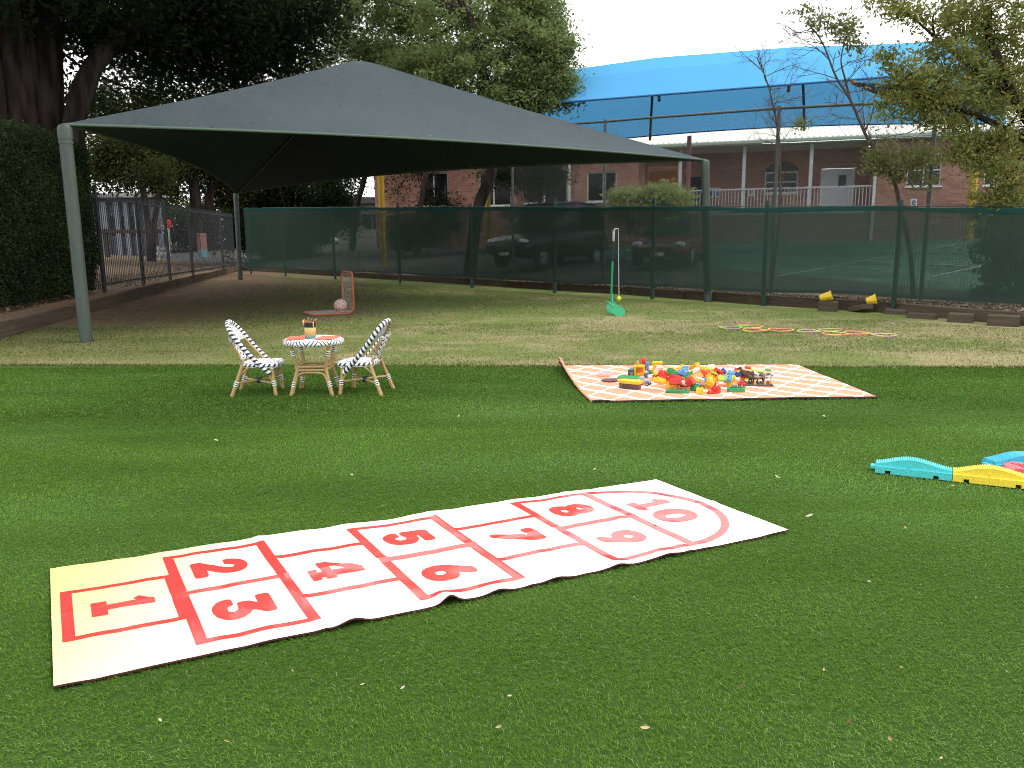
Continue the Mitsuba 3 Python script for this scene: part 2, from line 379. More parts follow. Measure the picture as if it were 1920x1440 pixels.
for n, y0, y1, hs, ws in ((225000, 1.7, 4.0, .0145, .0020), (165000, 4.0, 6.2, .017, .0030), (115000, 6.2, 8.7, .025, .0047), (100000, .6, 8.7, .021, .0058)):
    x, y = scatter(n, y0, y1)
    if y0 < 1: x = np.sign(x) * (.74 * y + .25 + rng.random(n) * 3.2)                # the sheet goes on beyond the frame
    ok = (y < np.array([turf_edge(t) for t in x]) - .01 + .03 * rng.normal(size=n)) & (x > -8.3) & ~contains_xy(COVER, x, y)
    x, y = x[ok], y[ok]; n = len(x)
    P3 = np.stack([x, y, 0 * x], 1)
    ang = 2 * np.pi * meshkit.fbm(P3 * A(.35, .8, 1), 3, 3) * 1.6 + rng.normal(0, .8, n)
    nap = np.clip(.5 + 1.7 * (meshkit.fbm(P3 * A(.45, 1.3, 1) + 40, 4, 5) - .5), 0, 1)
    u = rng.random(n)
    c = A(.105, .225, .030) + (A(.225, .375, .075) - A(.105, .225, .030)) * (u**1.4)[:, None]
    c = c * (.70 + .60 * nap)[:, None] + A(.020, .030, .030) * (np.clip(nap - .45, 0, 1) * 3.2)[:, None]
    seam = np.exp(-((y - 5.5 + .12 * np.sin(x * .9)) / .05) ** 2) + .7 * np.exp(-((y - 3.75 + .05 * np.sin(x * .7)) / .04) ** 2)
    c = c * (1 + .22 * seam)[:, None]
    roll = smoothstep_np(5.35, 5.75, y + .12 * np.sin(x * .9))                     # turf rolls side by side, the far one's nap shading painted into its colour
    c = c * A(.94, 1.02, .74) * (1 - .20 * roll)[:, None]
    pale = rng.random(n) < .04 + .10 * np.clip(nap - .5, 0, 1)
    c[pale] = A(.34, .44, .22) * (.8 + .4 * rng.random(pale.sum()))[:, None]
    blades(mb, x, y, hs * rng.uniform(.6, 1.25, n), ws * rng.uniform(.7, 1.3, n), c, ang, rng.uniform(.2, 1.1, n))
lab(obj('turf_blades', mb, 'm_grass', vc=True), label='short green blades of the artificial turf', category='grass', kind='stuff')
mb = MB()
for n, y0, y1, hs, ws in ((120000, 8.0, 13.0, .021, .0055), (90000, 13.0, 26.0, .026, .009)):
    x, y = scatter(n, y0, y1)
    l = (x - l0[0]) * LN[0] + (y - l0[1]) * LN[1]
    sl = beyond(x, y)
    P3 = np.stack([x, y, 0 * x], 1)
    big = meshkit.fbm(P3 * A(.5, .8, 1) + 9, 4, 2)
    ok = (y > np.array([turf_edge(t) for t in x]) + .02) & (l < -.15) & (sl < -1.15) & (rng.random(n) < .75 + 1.6 * (.5 - big)) & (rng.random(n) > np.clip((l + 3.4) / 2.6, 0, .92) * (y > 13))
    x, y, big = x[ok], y[ok], big[ok]; n = len(x)
    u = rng.random(n)
    g = A(.095, .140, .038) + (A(.175, .215, .075) - A(.095, .140, .038)) * u[:, None]
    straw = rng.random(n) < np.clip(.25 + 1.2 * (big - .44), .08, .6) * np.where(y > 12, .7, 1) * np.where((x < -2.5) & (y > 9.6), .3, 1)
    g *= np.where((x < -2.8) & (y > 9.4), .68, 1)[:, None]  # blades on the left darkened too: tree shade put into their colour
    g[straw] = (A(.23, .20, .11) * (.8 + .6 * rng.random(straw.sum())[:, None]))
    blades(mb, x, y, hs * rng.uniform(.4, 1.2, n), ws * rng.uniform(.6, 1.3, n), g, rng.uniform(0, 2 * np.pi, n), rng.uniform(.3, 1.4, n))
n = 9000; x = rng.uniform(-8, 9, n); y = np.array([turf_edge(t) for t in x]) + rng.normal(.02, .045, n) * (.4 + meshkit.noise(np.stack([x * 3, 0 * x, 0 * x], 1), 4))
u = rng.random(n); g = np.where((rng.random(n) < .4)[:, None], A(.23, .19, .10), A(.10, .15, .035)) * (.7 + .6 * u)[:, None]
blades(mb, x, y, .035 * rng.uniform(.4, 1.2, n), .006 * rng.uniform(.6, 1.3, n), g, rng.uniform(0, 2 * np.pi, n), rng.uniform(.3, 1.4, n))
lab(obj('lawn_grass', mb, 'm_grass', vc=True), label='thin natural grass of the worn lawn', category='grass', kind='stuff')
# ------------------------------------------------------------------ timber edging
def sleepers(pts, nrm, h, thick, step, name, label, hseed):
    r = np.random.default_rng(hseed)
    k = thing(name, label, 'edging')
    for a, b in zip(pts[:-1], pts[1:]):
        a, b = a * A(1, 1, 0), b * A(1, 1, 0)
        L = np.linalg.norm(b - a); m = max(1, round(L / step))
        d = (b - a) / L; ang = math.atan2(d[1], d[0])
        for q in range(m):
            c = a + d * L * (q + .5) / m + nrm * (thick / 2 + r.normal(0, .012)) + A(0, 0, h / 2 - .03 + r.normal(0, .008))
            obj('plank', MB().add(*bbox(c, (L / m - .012, thick, h + .06), .012, rotz(ang + r.normal(0, .004)))), 'm_sleeper', k)
    return k
sleepers(SL, FN, .20, .11, 2.4, 'timber_edging', 'long low weathered timber edging in front of the green screened fence', 3)
sleepers(LL, LN, .26, .12, 2.6, 'timber_edging', 'brown timber edging at the foot of the clipped hedge on the left', 4)
# gravel between edging and fence
rng = np.random.default_rng(5)
mb = MB()
n = 5200
t = rng.uniform(0, 1, n) ** 1.0 * 17 + .5
_t = [float((q * A(1, 1, 0) - F0) @ FD) for q in SL]; _o = [beyond(q[0], q[1]) for q in SL]; _i = np.argsort(_t)
o0 = np.interp(t, np.array(_t)[_i], np.array(_o)[_i]) + .13; o = o0 + rng.random(n) * (.7 - o0)
Pg = F0 + FD * t[:, None] + FN * o[:, None]
octa = A([1, 0, 0], [-1, 0, 0], [0, 1, 0], [0, -1, 0], [0, 0, 1], [0, 0, -1])
of = np.array([[0, 2, 4], [2, 1, 4], [1, 3, 4], [3, 0, 4], [2, 0, 5], [1, 2, 5], [3, 1, 5], [0, 3, 5]])
for q in range(n):
    s = rng.uniform(.018, .042) * (A(1, .8, .6) + rng.normal(0, .15, 3))
    R = rotz(rng.uniform(0, 6)) @ rotx(rng.normal(0, .5))
    v = (octa * s + rng.normal(0, .004, (6, 3))) @ R.T + Pg[q] + A(0, 0, .195 + rng.uniform(-.01, .02))
    mb.add(v, of, (A(.25, .20, .165) if rng.random() < .6 else A(.13, .09, .07)) * rng.uniform(.5, 1.5))
lab(obj('gravel_bed', mb, 'm_rough', vc=True), label='brown and grey gravel strip under the screened fence', category='gravel', kind='stuff')
mb = MB()
ng = 60
tt = np.linspace(0, 30, ng)
slp = np.array([q[:2] for q in SL])[::-1]; slt = [float((A(*q, 0) - F0) @ FD) for q in slp]; slo = [beyond(*q) for q in slp]
o_ = np.argsort(slt); slt, slo = np.array(slt)[o_], np.array(slo)[o_]
def bed(u, v):
    t = u * 40 - 2; o0 = np.interp(t, slt, slo) + .07
    return F0 + FD * t[:, None] + FN * (o0 + v * (np.maximum(1.4, o0 + 2.4) - o0))[:, None] + A(0, 0, 1) * (.18 + 0 * u)[:, None]
mb.add(*grid(bed, 80, 3)[:2])
mat('m_soil', proc(lambda p, n, uv: mix((.07, .05, .036), (.17, .125, .09), fbm(p.x * 14, p.y * 14, 0, 4))), .95, .1)
lab(obj('garden_bed', mb, 'm_soil'), label='bare soil strip behind the timber edging', category='soil', kind='structure')
def bed2(u, v): return LL[0] + LD * (u * 36 - 2)[:, None] + LN * (.1 + v * 3.2)[:, None] + A(0, 0, 1) * (.20 + .1 * v)[:, None]
lab(obj('garden_bed', MB().add(*grid(bed2, 40, 5)[:2]), 'm_soil'), label='raised soil bed under the hedge on the left', category='soil', kind='structure')
# ------------------------------------------------------------------ screened fence
k = thing('screened_fence', 'green posts and wire mesh fence hung with dark green shade cloth', 'fence')
posts_px = [1960, 1690, 1440, 1227, 1040, 882, 745, 622, 528, 463]
tops_px = [386, 381, 381, 377, 374, 385, 388, 390, 391, 391]
for x, y in zip(posts_px, tops_px):
    q = on_fence(x, 0, y)
    obj('post', MB().add(*box((q[0], q[1], (q[2] + .05) / 2), (.065, .065, q[2] + .05 - .0), rotz(math.atan2(FD[1], FD[0])))), 'm_wire_green', k)
def top_z(t):                                                # height of the cloth's upper edge along the fence
    ts = [float((on_fence(x) - F0) @ FD) for x in posts_px]
    zs = [on_fence(x, 0, 390)[2] for x in posts_px]
    return np.interp(t, ts, zs)
r6 = np.random.default_rng(6)
def cloth(u, v):
    t = u * FLEN
    top = top_z(t) + .035 * (meshkit.fbm(np.stack([t * .9, 0 * t, 0 * t], 1), 3, 2) - .5) * 2
    bot = .30 + .04 * (meshkit.fbm(np.stack([t * .7, 0 * t + 5, 0 * t], 1), 3, 4) - .5) * 2
    z = bot + (top - bot) * v
    P = F0 + FD * t[:, None] - FN * (.045 + .02 * np.sin(t * 2.3 + 3 * v) * (1 - v) + .02 * meshkit.fbm(np.stack([t * 2, z * 3, 0 * z], 1), 3, 8))[:, None]
    P[:, 2] = z
    return P
V, F, U = grid(cloth, 200, 12)
obj('shade_cloth', MB().add(V, F, uv=U * A(FLEN, 1.9)), 'm_screen', k, smooth=True, uv=True)
def hem(u, v):
    P = cloth(u, 1 + 0 * v) - FN * .012
    P[:, 2] += .012 - v * (.05 + .05 * meshkit.fbm(np.stack([u * 30, 0 * u, 0 * u], 1), 3, 4))
    return P
obj('hem', MB().add(*grid(hem, 200, 3)[:2]), 'm_hem', k, smooth=True)
def hem2(u, v):
    P = cloth(u, 0 * v) - FN * .012
    P[:, 2] += v * .07 - .01
    return P
obj('hem', MB().add(*grid(hem2, 200, 3)[:2]), 'm_screen', k, smooth=True)
mb = MB()                                                    # welded wire panels
for t in np.arange(0, 12.0, .05):
    b = F0 + FD * t - FN * .005
    zt = top_z(t) - .05
    R = rotz(math.atan2(FD[1], FD[0]))
    mb.add(*box((b[0], b[1], (.12 + zt) / 2 + .04), (.0045, .0045, zt - .12), R))
for z in np.arange(.25, 2.0, .2):
    for t0 in np.arange(0, FLEN - 2, 2.0):
        c = F0 + FD * (t0 + 1) + A(0, 0, z)
        mb.add(*box(c, (2.0, .005, .005), rotz(math.atan2(FD[1], FD[0]))))
lab(obj('wire', mb, 'm_wire_green', k), kind='stuff')
mb = MB()
for t0 in np.arange(0, FLEN - 2, 1.0):                       # rails between posts
    za, zb = top_z(t0) + .03, top_z(t0 + 1) + .03
    mb.add(*cyl(F0 + FD * t0 + A(0, 0, za), F0 + FD * (t0 + 1) + A(0, 0, zb), .012, 6))
obj('top_rail', mb, 'm_galv', k)
# ------------------------------------------------------------------ tall chain-link fence behind it
k = thing('chain_link_fence', 'tall dark chain link fence with a pipe top rail behind the green screen', 'fence')
OFF = 1.0
mats_cl = 'm_wire'
cl = []
for x, y in ((2090, 168), (1757, 188), (1461, 203), (1203, 222), (1135, 228), (960, 240)):
    q = on_fence(x, OFF, y)
    cl.append(q)
    if x not in (1203,):
        obj('post', MB().add(*tube([A(q[0], q[1], .1), q + A(0, 0, .05)], .036, 10)[:2]), 'm_wire', k, smooth=40)
mb = MB()
addtube(mb, [q for q in cl], .028, 8)
obj('top_rail', mb, 'm_galv', k, smooth=40)
def tcl(q): return float((q - F0) @ FD)
T0, T1 = tcl(cl[0]), tcl(cl[-1])
def zcl(t): return np.interp(t, [tcl(q) for q in cl], [q[2] for q in cl])
mb = MB()
pitch, rad = .088, .0021
base = F0 + FN * OFF
for sgn in (1, -1):
    for s in np.arange(T0 - 5, T1 + 5, pitch):
        # diagonal: t = s + sgn*(z-1.6), clipped to the panel
        z0, z1 = 1.2, 5.0
        ta, tb = s + sgn * 0, s + sgn * (z1 - z0)
        # clip in t
        lo, hi = 0., 1.
        dt = tb - ta
        for bnd, side in ((T0, 1), (T1, -1)):
            f0 = (bnd - ta) / dt
            if side * dt > 0: lo = max(lo, f0)
            else: hi = min(hi, f0)
        zt = zcl(ta + dt * .8)
        hi = min(hi, (zt - z0) / (z1 - z0))
        if hi - lo < .02: continue
        p, q = [base + FD * (ta + dt * w) + A(0, 0, z0 + (z1 - z0) * w) + FN * .004 * sgn for w in (lo, hi)]
        V, F, _ = tube([p, q], rad, 3, caps=False)
        mb.add(V, F)
lab(obj('mesh', mb, 'm_wire', k), kind='stuff')
# ------------------------------------------------------------------ bar fence on the left
k = thing('bar_fence', 'grey steel bar fence seen under the left edge of the shade sail', 'fence')
bA, bB = gp(152, 552, .30), gp(447, 502, .30)
bA, bB = bA + LN * .25, bB + LN * .1
bD = unit((bB - bA) * A(1, 1, 0)); BL = np.linalg.norm((bB - bA)[:2])
mat('m_bars', (.05, .053, .06), .5, .3)
ztop = dp(262, 382, (bA + bD * BL * .45)[1])[2]
def bar_xy(x):
    d = ray(x, 450); nn = A(-bD[1], bD[0], 0)
    return EYE + d * (((bA - EYE) @ nn) / (d @ nn))
for x in (186, 262, 313, 357, 415, 447):
    q = bar_xy(x)
    obj('post', MB().add(*box((q[0], q[1], .2 + (ztop + .1 - .2) / 2), (.07, .07, ztop + .1 - .2))), 'm_bars', k)
mb = MB()
for t in np.arange(0, BL, .125):
    c = bA + bD * t
    mb.add(*box((c[0], c[1], (ztop + .35) / 2), (.013, .013, ztop - .35)))
lab(obj('bar', mb, 'm_bars', k), kind='stuff')
for z in (.42, ztop - .12):
    mb = MB(); c = bA + bD * BL / 2
    obj('rail', mb.add(*box((c[0], c[1], z), (BL, .04, .04), rotz(math.atan2(bD[1], bD[0])))), 'm_bars', k)
# ------------------------------------------------------------------ the dark shade sail on three posts
k = thing('shade_sail', 'large dark grey shade sail rising to a peak on three steel posts', 'shade sail')
pFL, pR, pBL = gp(162, 641), gp(1328, 566), gp(451, 525)
tFL, tR, tBL = dp(120, 232, pFL[1]), dp(1322, 299, pR[1]), dp(442, 362, pBL[1])
apex = dp(676, 110, 18.3)
CORN = [tFL, tR, tBL]
for nm, base, top, r in (('p', pFL, tFL, .085), ('p', pR, tR, .085), ('p', pBL, tBL, .085)):
    d = unit(top - base)
    pk = obj('post', MB().add(*tube([base - d * .1, top - d * .18], r, 20)[:2]), 'm_galv', k, smooth=40)
    cap = MB()
    V, F, _ = tube([top - d * .20, top - d * .06, top - d * .02, top + d * .0], [r + .008, r + .008, r * .8, r * .3], 16)
    obj('cap', cap.add(V, F), 'm_galv', pk, smooth=40)
    ring = MB(); V, F, _ = tube([top - d * .26, top - d * .22], [r + .008] * 2, 16)
    obj('collar', ring.add(V, F), 'm_galv', pk, smooth=40)
edges = [(0, 1, .052), (1, 2, .085), (2, 0, .07)]
surf = []
for a, b, sag in edges:
    Pa, Pb = CORN[a], CORN[b]
    def panel(u, v, Pa=Pa, Pb=Pb, sag=sag):
        w = 1 - (1 - v) ** 1.0
        E = Pa + (Pb - Pa) * u[:, None]
        E = E + (apex - E) * (sag * 4 * u * (1 - u))[:, None]
        Q = E + (apex - E) * w[:, None]
        hyp = 4 * u * (1 - u)
        Q[:, 2] -= .30 * np.sin(np.pi * np.clip(v, 0, 1)) * (.3 + .7 * hyp) * .6
        # rounded peak
        Q[:, 2] -= .05 * np.exp(-((1 - v) / .025) ** 2)
        return Q
    V, F, U = grid(panel, 61, 31)
    surf.append((panel, V))
    obj('panel', MB().add(V, F), 'm_sail', k, smooth=True)
    P = panel(np.linspace(0, 1, 61), np.zeros(61))
    mb = MB(); addtube(mb, P + A(0, 0, -.01), .019, 8)
    obj('hem', mb, 'm_sail_hem', k, smooth=40)
for c in CORN:                                               # rafters under the seams
    mb = MB(); q = apex + (c - apex) * np.linspace(0.02, .99, 12)[:, None]
    sagr = .30 * np.sin(np.pi * np.linspace(.98, .01, 12)) * .3 * .6
    q[:, 2] -= sagr + .06
    addtube(mb, q, .03, 8)
    obj('rafter', mb, 'm_galv', k, smooth=40)
mb = MB(); r8 = np.random.default_rng(8)                     # fallen leaf bits lying on the front panel
uu, vv = r8.random(120), np.concatenate([r8.random(75) ** 3 * .35, r8.random(45) * .9])
Q = surf[0][0](uu, vv) + A(0, -.004, .006)
leaves(mb, Q, r8.uniform(.02, .055, 120), r8.uniform(.015, .03, 120), (A(.50, .46, .34) * r8.uniform(.7, 1.6, (120, 1))), r8, flat=.97, axis=unit(r8.normal(size=(120, 3)) * A(1, 1, .05)))
lab(obj('leaf_litter', mb, 'm_rough', k, vc=True), kind='stuff', label='pale leaf bits scattered on the sail')

# ------------------------------------------------------------------ hopscotch mat
MW, ML = .985, 2.97
mc = [gp(*q) for q in ((95, 1075), (102, 1300), (1478, 1002), (1230, 905))]
def mat_xy(u, v):                           # metres along, metres across -> world
    a, b = u / ML, v / MW
    return (mc[0] * ((1 - a) * (1 - b))[:, None] + mc[1] * ((1 - a) * b)[:, None] + mc[2] * (a * b)[:, None] + mc[3] * (a * (1 - b))[:, None])
def mat_z(u, v):
    P = np.stack([u, v, 0 * u], 1)
    z = .022 + .010 * (meshkit.fbm(P * A(3.5, .8, 1), 3, 4) - .5) + .008 * (meshkit.fbm(P * A(9, 5, 1), 2, 9) - .5)
    z += .006 * np.exp(-((v - .485) / .02) ** 2) * (.4 + meshkit.noise(P * A(14, 1, 1), 3))            # fold down the middle
    z += .005 * np.exp(-((u - .83) / .018) ** 2) + .004 * np.exp(-((u - 1.64) / .02) ** 2) + .004 * np.exp(-((u - 2.4) / .02) ** 2)
    e = np.clip((v - .86) / .125, 0, 1)
    for uc, w, h in ((1.30, .035, .030), (1.50, .045, .016), (.93, .05, .018), (1.75, .05, .010), (2.05, .05, .012), (2.3, .06, .010)):
        z += h * np.exp(-((u - uc) / w) ** 2) * e
    return z
def mat_pt(u, v, up=0.):
    P = mat_xy(u, v); P[:, 2] = mat_z(u, v) + up
    return P
km = thing('hopscotch_mat', 'long cream vinyl hopscotch mat with red numbered boxes lying on the turf', 'play mat')
V, F, U = grid(lambda u, v: mat_pt(u * ML, v * MW), 298, 99)
obj('sheet', MB().add(V, F, uv=U), 'm_vinyl', km, smooth=True, uv=True)
V2 = mat_pt(U[:, 0] * ML, U[:, 1] * MW, -.006)
mb = MB().add(V2, F)
bu = np.concatenate([np.linspace(0, ML, 150), np.full(50, ML), np.linspace(ML, 0, 150), np.zeros(50)])
bv = np.concatenate([np.zeros(150), np.linspace(0, MW, 50), np.full(150, MW), np.linspace(MW, 0, 50)])
n = len(bu); top, bot = mat_pt(bu, bv, .0005), mat_pt(bu, bv, -.006)
i = np.arange(n); jn = (i + 1) % n
mb.add(np.vstack([top, bot]), np.stack([i, jn, jn + n, i + n], 1))
obj('backing', mb, 'm_vinyl_back', km)
LW = .036
def stroke(pts, w=LW): return LineString(pts).buffer(w / 2, cap_style=2, join_style=2)
def rect(u0, v0, u1, v1, w=LW, wu=.040):
    return sbox(u0, v0, u1, v1).difference(sbox(u0 + wu, v0 + w * .75, u1 - wu, v1 - w * .75))
def on_mat(poly, step=.02):
    mb = MB()
    x0, y0, x1, y1 = poly.bounds
    for a in np.arange(math.floor(x0 / step) * step, x1, step):
        for b in np.arange(math.floor(y0 / step) * step, y1, step):
            q = poly.intersection(sbox(a, b, a + step, b + step))
            for g in getattr(q, 'geoms', [q]):
                if g.geom_type != 'Polygon' or g.area < 1e-7: continue
                v2, f2 = trimesh.creation.triangulate_polygon(g, engine='earcut')
                v2, f2 = np.array(v2), np.array(f2)
                P = mat_pt(v2[:, 0], v2[:, 1], .0022)
                n = np.cross(P[f2[:, 1]] - P[f2[:, 0]], P[f2[:, 2]] - P[f2[:, 0]])
                f2 = np.where((n[:, 2] < 0)[:, None], f2[:, ::-1], f2)
                mb.add(P, f2)
    return mb
boxes = [rect(.03, .27, .44, .70), rect(.42, .07, .84, .91), stroke([(.455, .485), (.81, .485)], .03), stroke([(.83, .275), (1.22, .275)], .03), stroke([(.83, .70), (1.22, .70)], .03),
         rect(1.21, .07, 1.65, .92), stroke([(1.245, .50), (1.62, .50)], .03), stroke([(1.64, .285), (2.06, .285)], .03), stroke([(1.64, .70), (2.06, .70)], .03),
         rect(2.05, .055, 2.49, .94), stroke([(2.085, .49), (2.46, .49)], .03)]
th = np.linspace(-math.pi / 2, math.pi / 2, 40)
boxes.append(stroke([(2.47 + .415 * math.cos(t), .4975 + .425 * math.sin(t)) for t in th], .036))
for b in boxes: obj('line', on_mat(b), 'm_vinyl_red', km)
def glyph(ch):                                               # unit height, centred; x right, y up
    if ch == '1':
        return Polygon([(-.30, -.5), (.30, -.5), (.30, -.25), (.12, -.25), (.12, .5), (-.10, .5), (-.32, .28), (-.22, .17), (-.12, .24), (-.12, -.25), (-.30, -.25)])
    if ch == '4':
        o = Polygon([(.06, .5), (.30, .5), (.30, -.06), (.42, -.06), (.42, -.26), (.30, -.26), (.30, -.34), (.40, -.34), (.40, -.5), (-.08, -.5), (-.08, -.34), (.04, -.34), (.04, -.26), (-.44, -.26), (-.44, -.08)])
        return o.difference(Polygon([(.04, .20), (.04, -.07), (-.20, -.07)]))
    m = meshkit.text_mesh(ch, 1.0, .01, True)
    tri = [Polygon(m.vertices[f][:, :2]) for f, n in zip(m.faces, m.face_normals) if n[2] > .5]
    g = unary_union([t.buffer(1e-4) for t in tri]).buffer(.07).buffer(-.01)
    x0, y0, x1, y1 = g.bounds
    g = affinity.translate(g, -(x0 + x1) / 2, -(y0 + y1) / 2)
    return affinity.scale(g, 1.0, 1 / (y1 - y0), origin=(0, 0))
for ch, u, v in (('1', .235, .485), ('2', .615, .28), ('3', .62, .69), ('4', 1.02, .50), ('5', 1.42, .285), ('6', 1.415, .72), ('7', 1.85, .495), ('8', 2.27, .275), ('9', 2.255, .715), ('1', 2.665, .37), ('0', 2.66, .57)):
    g = glyph(ch)
    # the tops of the numerals point along the mat, they read across it
    g = affinity.affine_transform(g, [0, .215, .215 * .92, 0, u, v])
    obj('numeral', on_mat(g), 'm_vinyl_red', km)
# ------------------------------------------------------------------ rug
rc = [gp(1110, 757), gp(1645, 749), gp(1495, 688), gp(1040, 690)]
def rug_pt(u, v, up=.0):
    P = rc[0] * ((1 - u) * (1 - v))[:, None] + rc[1] * (u * (1 - v))[:, None] + rc[2] * (u * v)[:, None] + rc[3] * ((1 - u) * v)[:, None]
    Q = np.stack([u * 2.4, v * 1.8, 0 * u], 1)
    P[:, 2] = .026 + .012 * (meshkit.fbm(Q * 2.2, 3, 3) - .5) + .010 * np.exp(-((u - .03) / .03) ** 2 - (v / .08) ** 2)
    c = np.clip(1 - u / .035, 0, 1) ** 1.3 * np.clip((v - .25) / .7, 0, 1)       # the left edge curls up towards its back corner
    P[:, 2] += .085 * c
    P[:, 0] += .05 * c * c
    P[:, 2] += up
    return P
kr = thing('outdoor_rug', 'orange rug with a white trellis pattern, its far left corner curled up', 'rug')
V, F, U = grid(rug_pt, 90, 70)
obj('sheet', MB().add(V, F, uv=U), 'm_rug', kr, smooth=True, uv=True)
s1 = np.linspace(0, 1, 60)
bu = np.concatenate([s1, 0 * s1 + 1, s1[::-1], 0 * s1]); bv = np.concatenate([0 * s1, s1, 0 * s1 + 1, s1[::-1]])
mb = MB(); addtube(mb, rug_pt(bu, bv, -.004)[:181], .0075, 6)
ml = MB(); addtube(ml, rug_pt(bu, bv, -.002)[180:], .011, 8, col=(.78, .30, .19))
obj('rolled_edge', ml, 'm_paint', kr, smooth=40, vc=True)
mb.add(rug_pt(U[:, 0], U[:, 1], -.006), F)
obj('binding', mb, 'm_rug_back', kr, smooth=40)
def rug_at(px, py):                                          # the rug point seen at a pixel
    P = gp(px, py, .03)
    return P * A(1, 1, 0) + A(0, 0, .028)
# ------------------------------------------------------------------ cafe chairs and table
def chair(center, yaw, label):
    k = thing('bistro_chair', label, 'chair', 'chairs at the small table')
    R = rotz(yaw)
    def o(name, mb, mat, parent=k, **kw):
        mb.v = [xf(v, R, center) for v in mb.v]
        return obj(name, mb, mat, parent, **kw)
    hw = .172
    # hoop: rails rising from the front of the seat, over the head
    s = np.linspace(0, 1, 26)
    def hoop(inset=0., back=0.):
        side = []
        for t in np.linspace(0, .70, 22): side.append((t, hw * (1 + .06 * math.sin(math.pi * t / .7)) - inset))
        arc = [(.70 + (.30 - inset * .7) * math.sin(a), (hw - inset) * math.cos(a)) for a in np.linspace(0, math.pi, 26)][1:-1]
        pts = [(t, l) for t, l in side] + arc + [(t, -l) for t, l in side[::-1]]
        out = []
        for t, l in pts:
            x = .155 - .37 * t - .02 * math.sin(math.pi * t) - back
            z = .205 + .45 * t ** 1.05
            out.append((x, l, z))
        return np.array(out)
    H = hoop(); mb = MB(); V, F, uv = tube(H, .0205, 14); mb.add(V, F, uv=uv)
    o('hoop', mb, 'm_wrap', smooth=40, uv=True)
    mb = MB(); addtube(mb, hoop(.030, .012), .0095, 8); o('inner_cane', mb, 'm_rattan', smooth=40)
    # woven head inside the hoop
    def head(u, v):
        t = .66 + .32 * v; half = np.where(t < .70, hw, hw * np.sqrt(np.clip(1 - ((t - .70) / .30) ** 2, 0, 1)))
        x = .155 - .37 * t - .02 * np.sin(np.pi * t) - .010 * (1 - (2 * u - 1) ** 2)
        return np.stack([x, (2 * u - 1) * half * .97, .205 + .45 * t ** 1.05], 1)
    V, F, U = grid(head, 16, 8); mb = MB().add(V, F, uv=U * A(.35, .2) * A(2.4, 3))
    o('woven_head', mb, 'm_weave', smooth=True, uv=True)
    # splat down to the back of the seat
    def splat(u, v, off=0.):
        w = .115 - .03 * v + .012 * np.cos(v * 6)
        x = -.195 + .098 * v ** 1.2 + .012 * (2 * u - 1) ** 2 + off
        return np.stack([x, (2 * u - 1) * w, .53 - .215 * v], 1)
    mb = MB(); V, F, U = grid(splat, 10, 12); mb.add(V, F, uv=U[:, ::-1] * A(.45, .5)); V, F, U = grid(lambda u, v: splat(u, v, -.012), 10, 12); mb.add(V, F, uv=U[:, ::-1] * A(.45, .5))
    for e in (0, 1):
        V, F, uv = tube(splat(np.full(12, float(e)), np.linspace(0, 1, 12), -.006), .010, 8); mb.add(V, F, uv=uv)
    o('splat', mb, 'm_weave', smooth=True, uv=True)
    # seat
    def seat(u, v):
        a = np.minimum(u * 2 * math.pi, 2 * math.pi)
        e = 3.4
        c, sn = np.cos(a), np.sin(a)
        x = np.sign(c) * np.abs(c) ** (2 / e) * .165; y = np.sign(sn) * np.abs(sn) ** (2 / e) * .175 * (1 + .12 * x / .165)
        r = np.where(v < .55, v / .55, 1.0 + .03 * np.sin((v - .55) / .45 * math.pi))
        z = .305 - .008 * (1 - r ** 2) - np.where(v > .55, (v - .55) / .45 * .036, 0) - .0 * v
        z = z - .012 * np.clip(r, 0, 1) ** 6
        return np.stack([.07 + x * r, y * r, z], 1)
    V, F, U = grid(seat, 40, 14)
    uvs = np.stack([V[:, 0] * 3, V[:, 1] * 3 + V[:, 2] * 3], 1)
    o('seat', MB().add(V, F[:, ::-1], uv=uvs), 'm_seat', smooth=True, uv=True)
    V, F, uv = tube([(.07 + .165 * np.sign(math.cos(a)) * abs(math.cos(a)) ** .59, .175 * (1 + .12 * np.sign(math.cos(a)) * abs(math.cos(a)) ** .59) * np.sign(math.sin(a)) * abs(math.sin(a)) ** .59, .279) for a in np.linspace(0, 2 * math.pi, 48)[:-1]], .015, 8, closed=True)
    o('seat_rim', MB().add(V, F, uv=uv), 'm_wrap', smooth=40, uv=True)
    # legs, their bindings, braces
    for sy in (-1, 1):
        for foot, topx, tl in (((-.19, .175), -.085, .28), ((.195, .175), .165, .28)):
            a, b = A(foot[0], sy * foot[1], 0.), A(topx, sy * .15, tl)
            lk = o('leg', MB().add(*tube([a, a + (b - a) * .5, b], [.0175, .016, .0155], 10)[:2]), 'm_rattan', smooth=40)
            d = unit(b - a); c = a + (b - a) * .42
            for q, col in ((-.016, 0), (-.0055, 1), (.005, 0), (.0155, 1)): pass
            mb = MB()
            for q, col in ((-.021, (.85, .85, .83)), (-.0125, (.05, .06, .12)), (-.004, (.85, .85, .83)), (.0045, (.05, .06, .12)), (.013, (.85, .85, .83))):
                mb.add(*tube([c + d * q, c + d * (q + .0085)], .0205, 12)[:2], col=col)
            o('binding', mb, 'm_paint', lk, vc=True)
            if topx > 0:
                mb = MB(); c = a + (b - a) * .93
                mb.add(*tube([c - d * .015, c + d * .012], .02, 12)[:2], col=(.85, .85, .83)); o('binding', mb, 'm_paint', lk, vc=True)
        # curved braces under the seat on each side
        for x0, x1 in ((-.15, -.02), (.175, .06)):
            pts = curve([(x0, sy * .165, .12), (x0 + (x1 - x0) * .35, sy * .155, .20), (x0 + (x1 - x0), sy * .15, .268)], 6)
            o('brace', MB().add(*tube(pts, .0085, 8)[:2]), 'm_rattan', smooth=40)
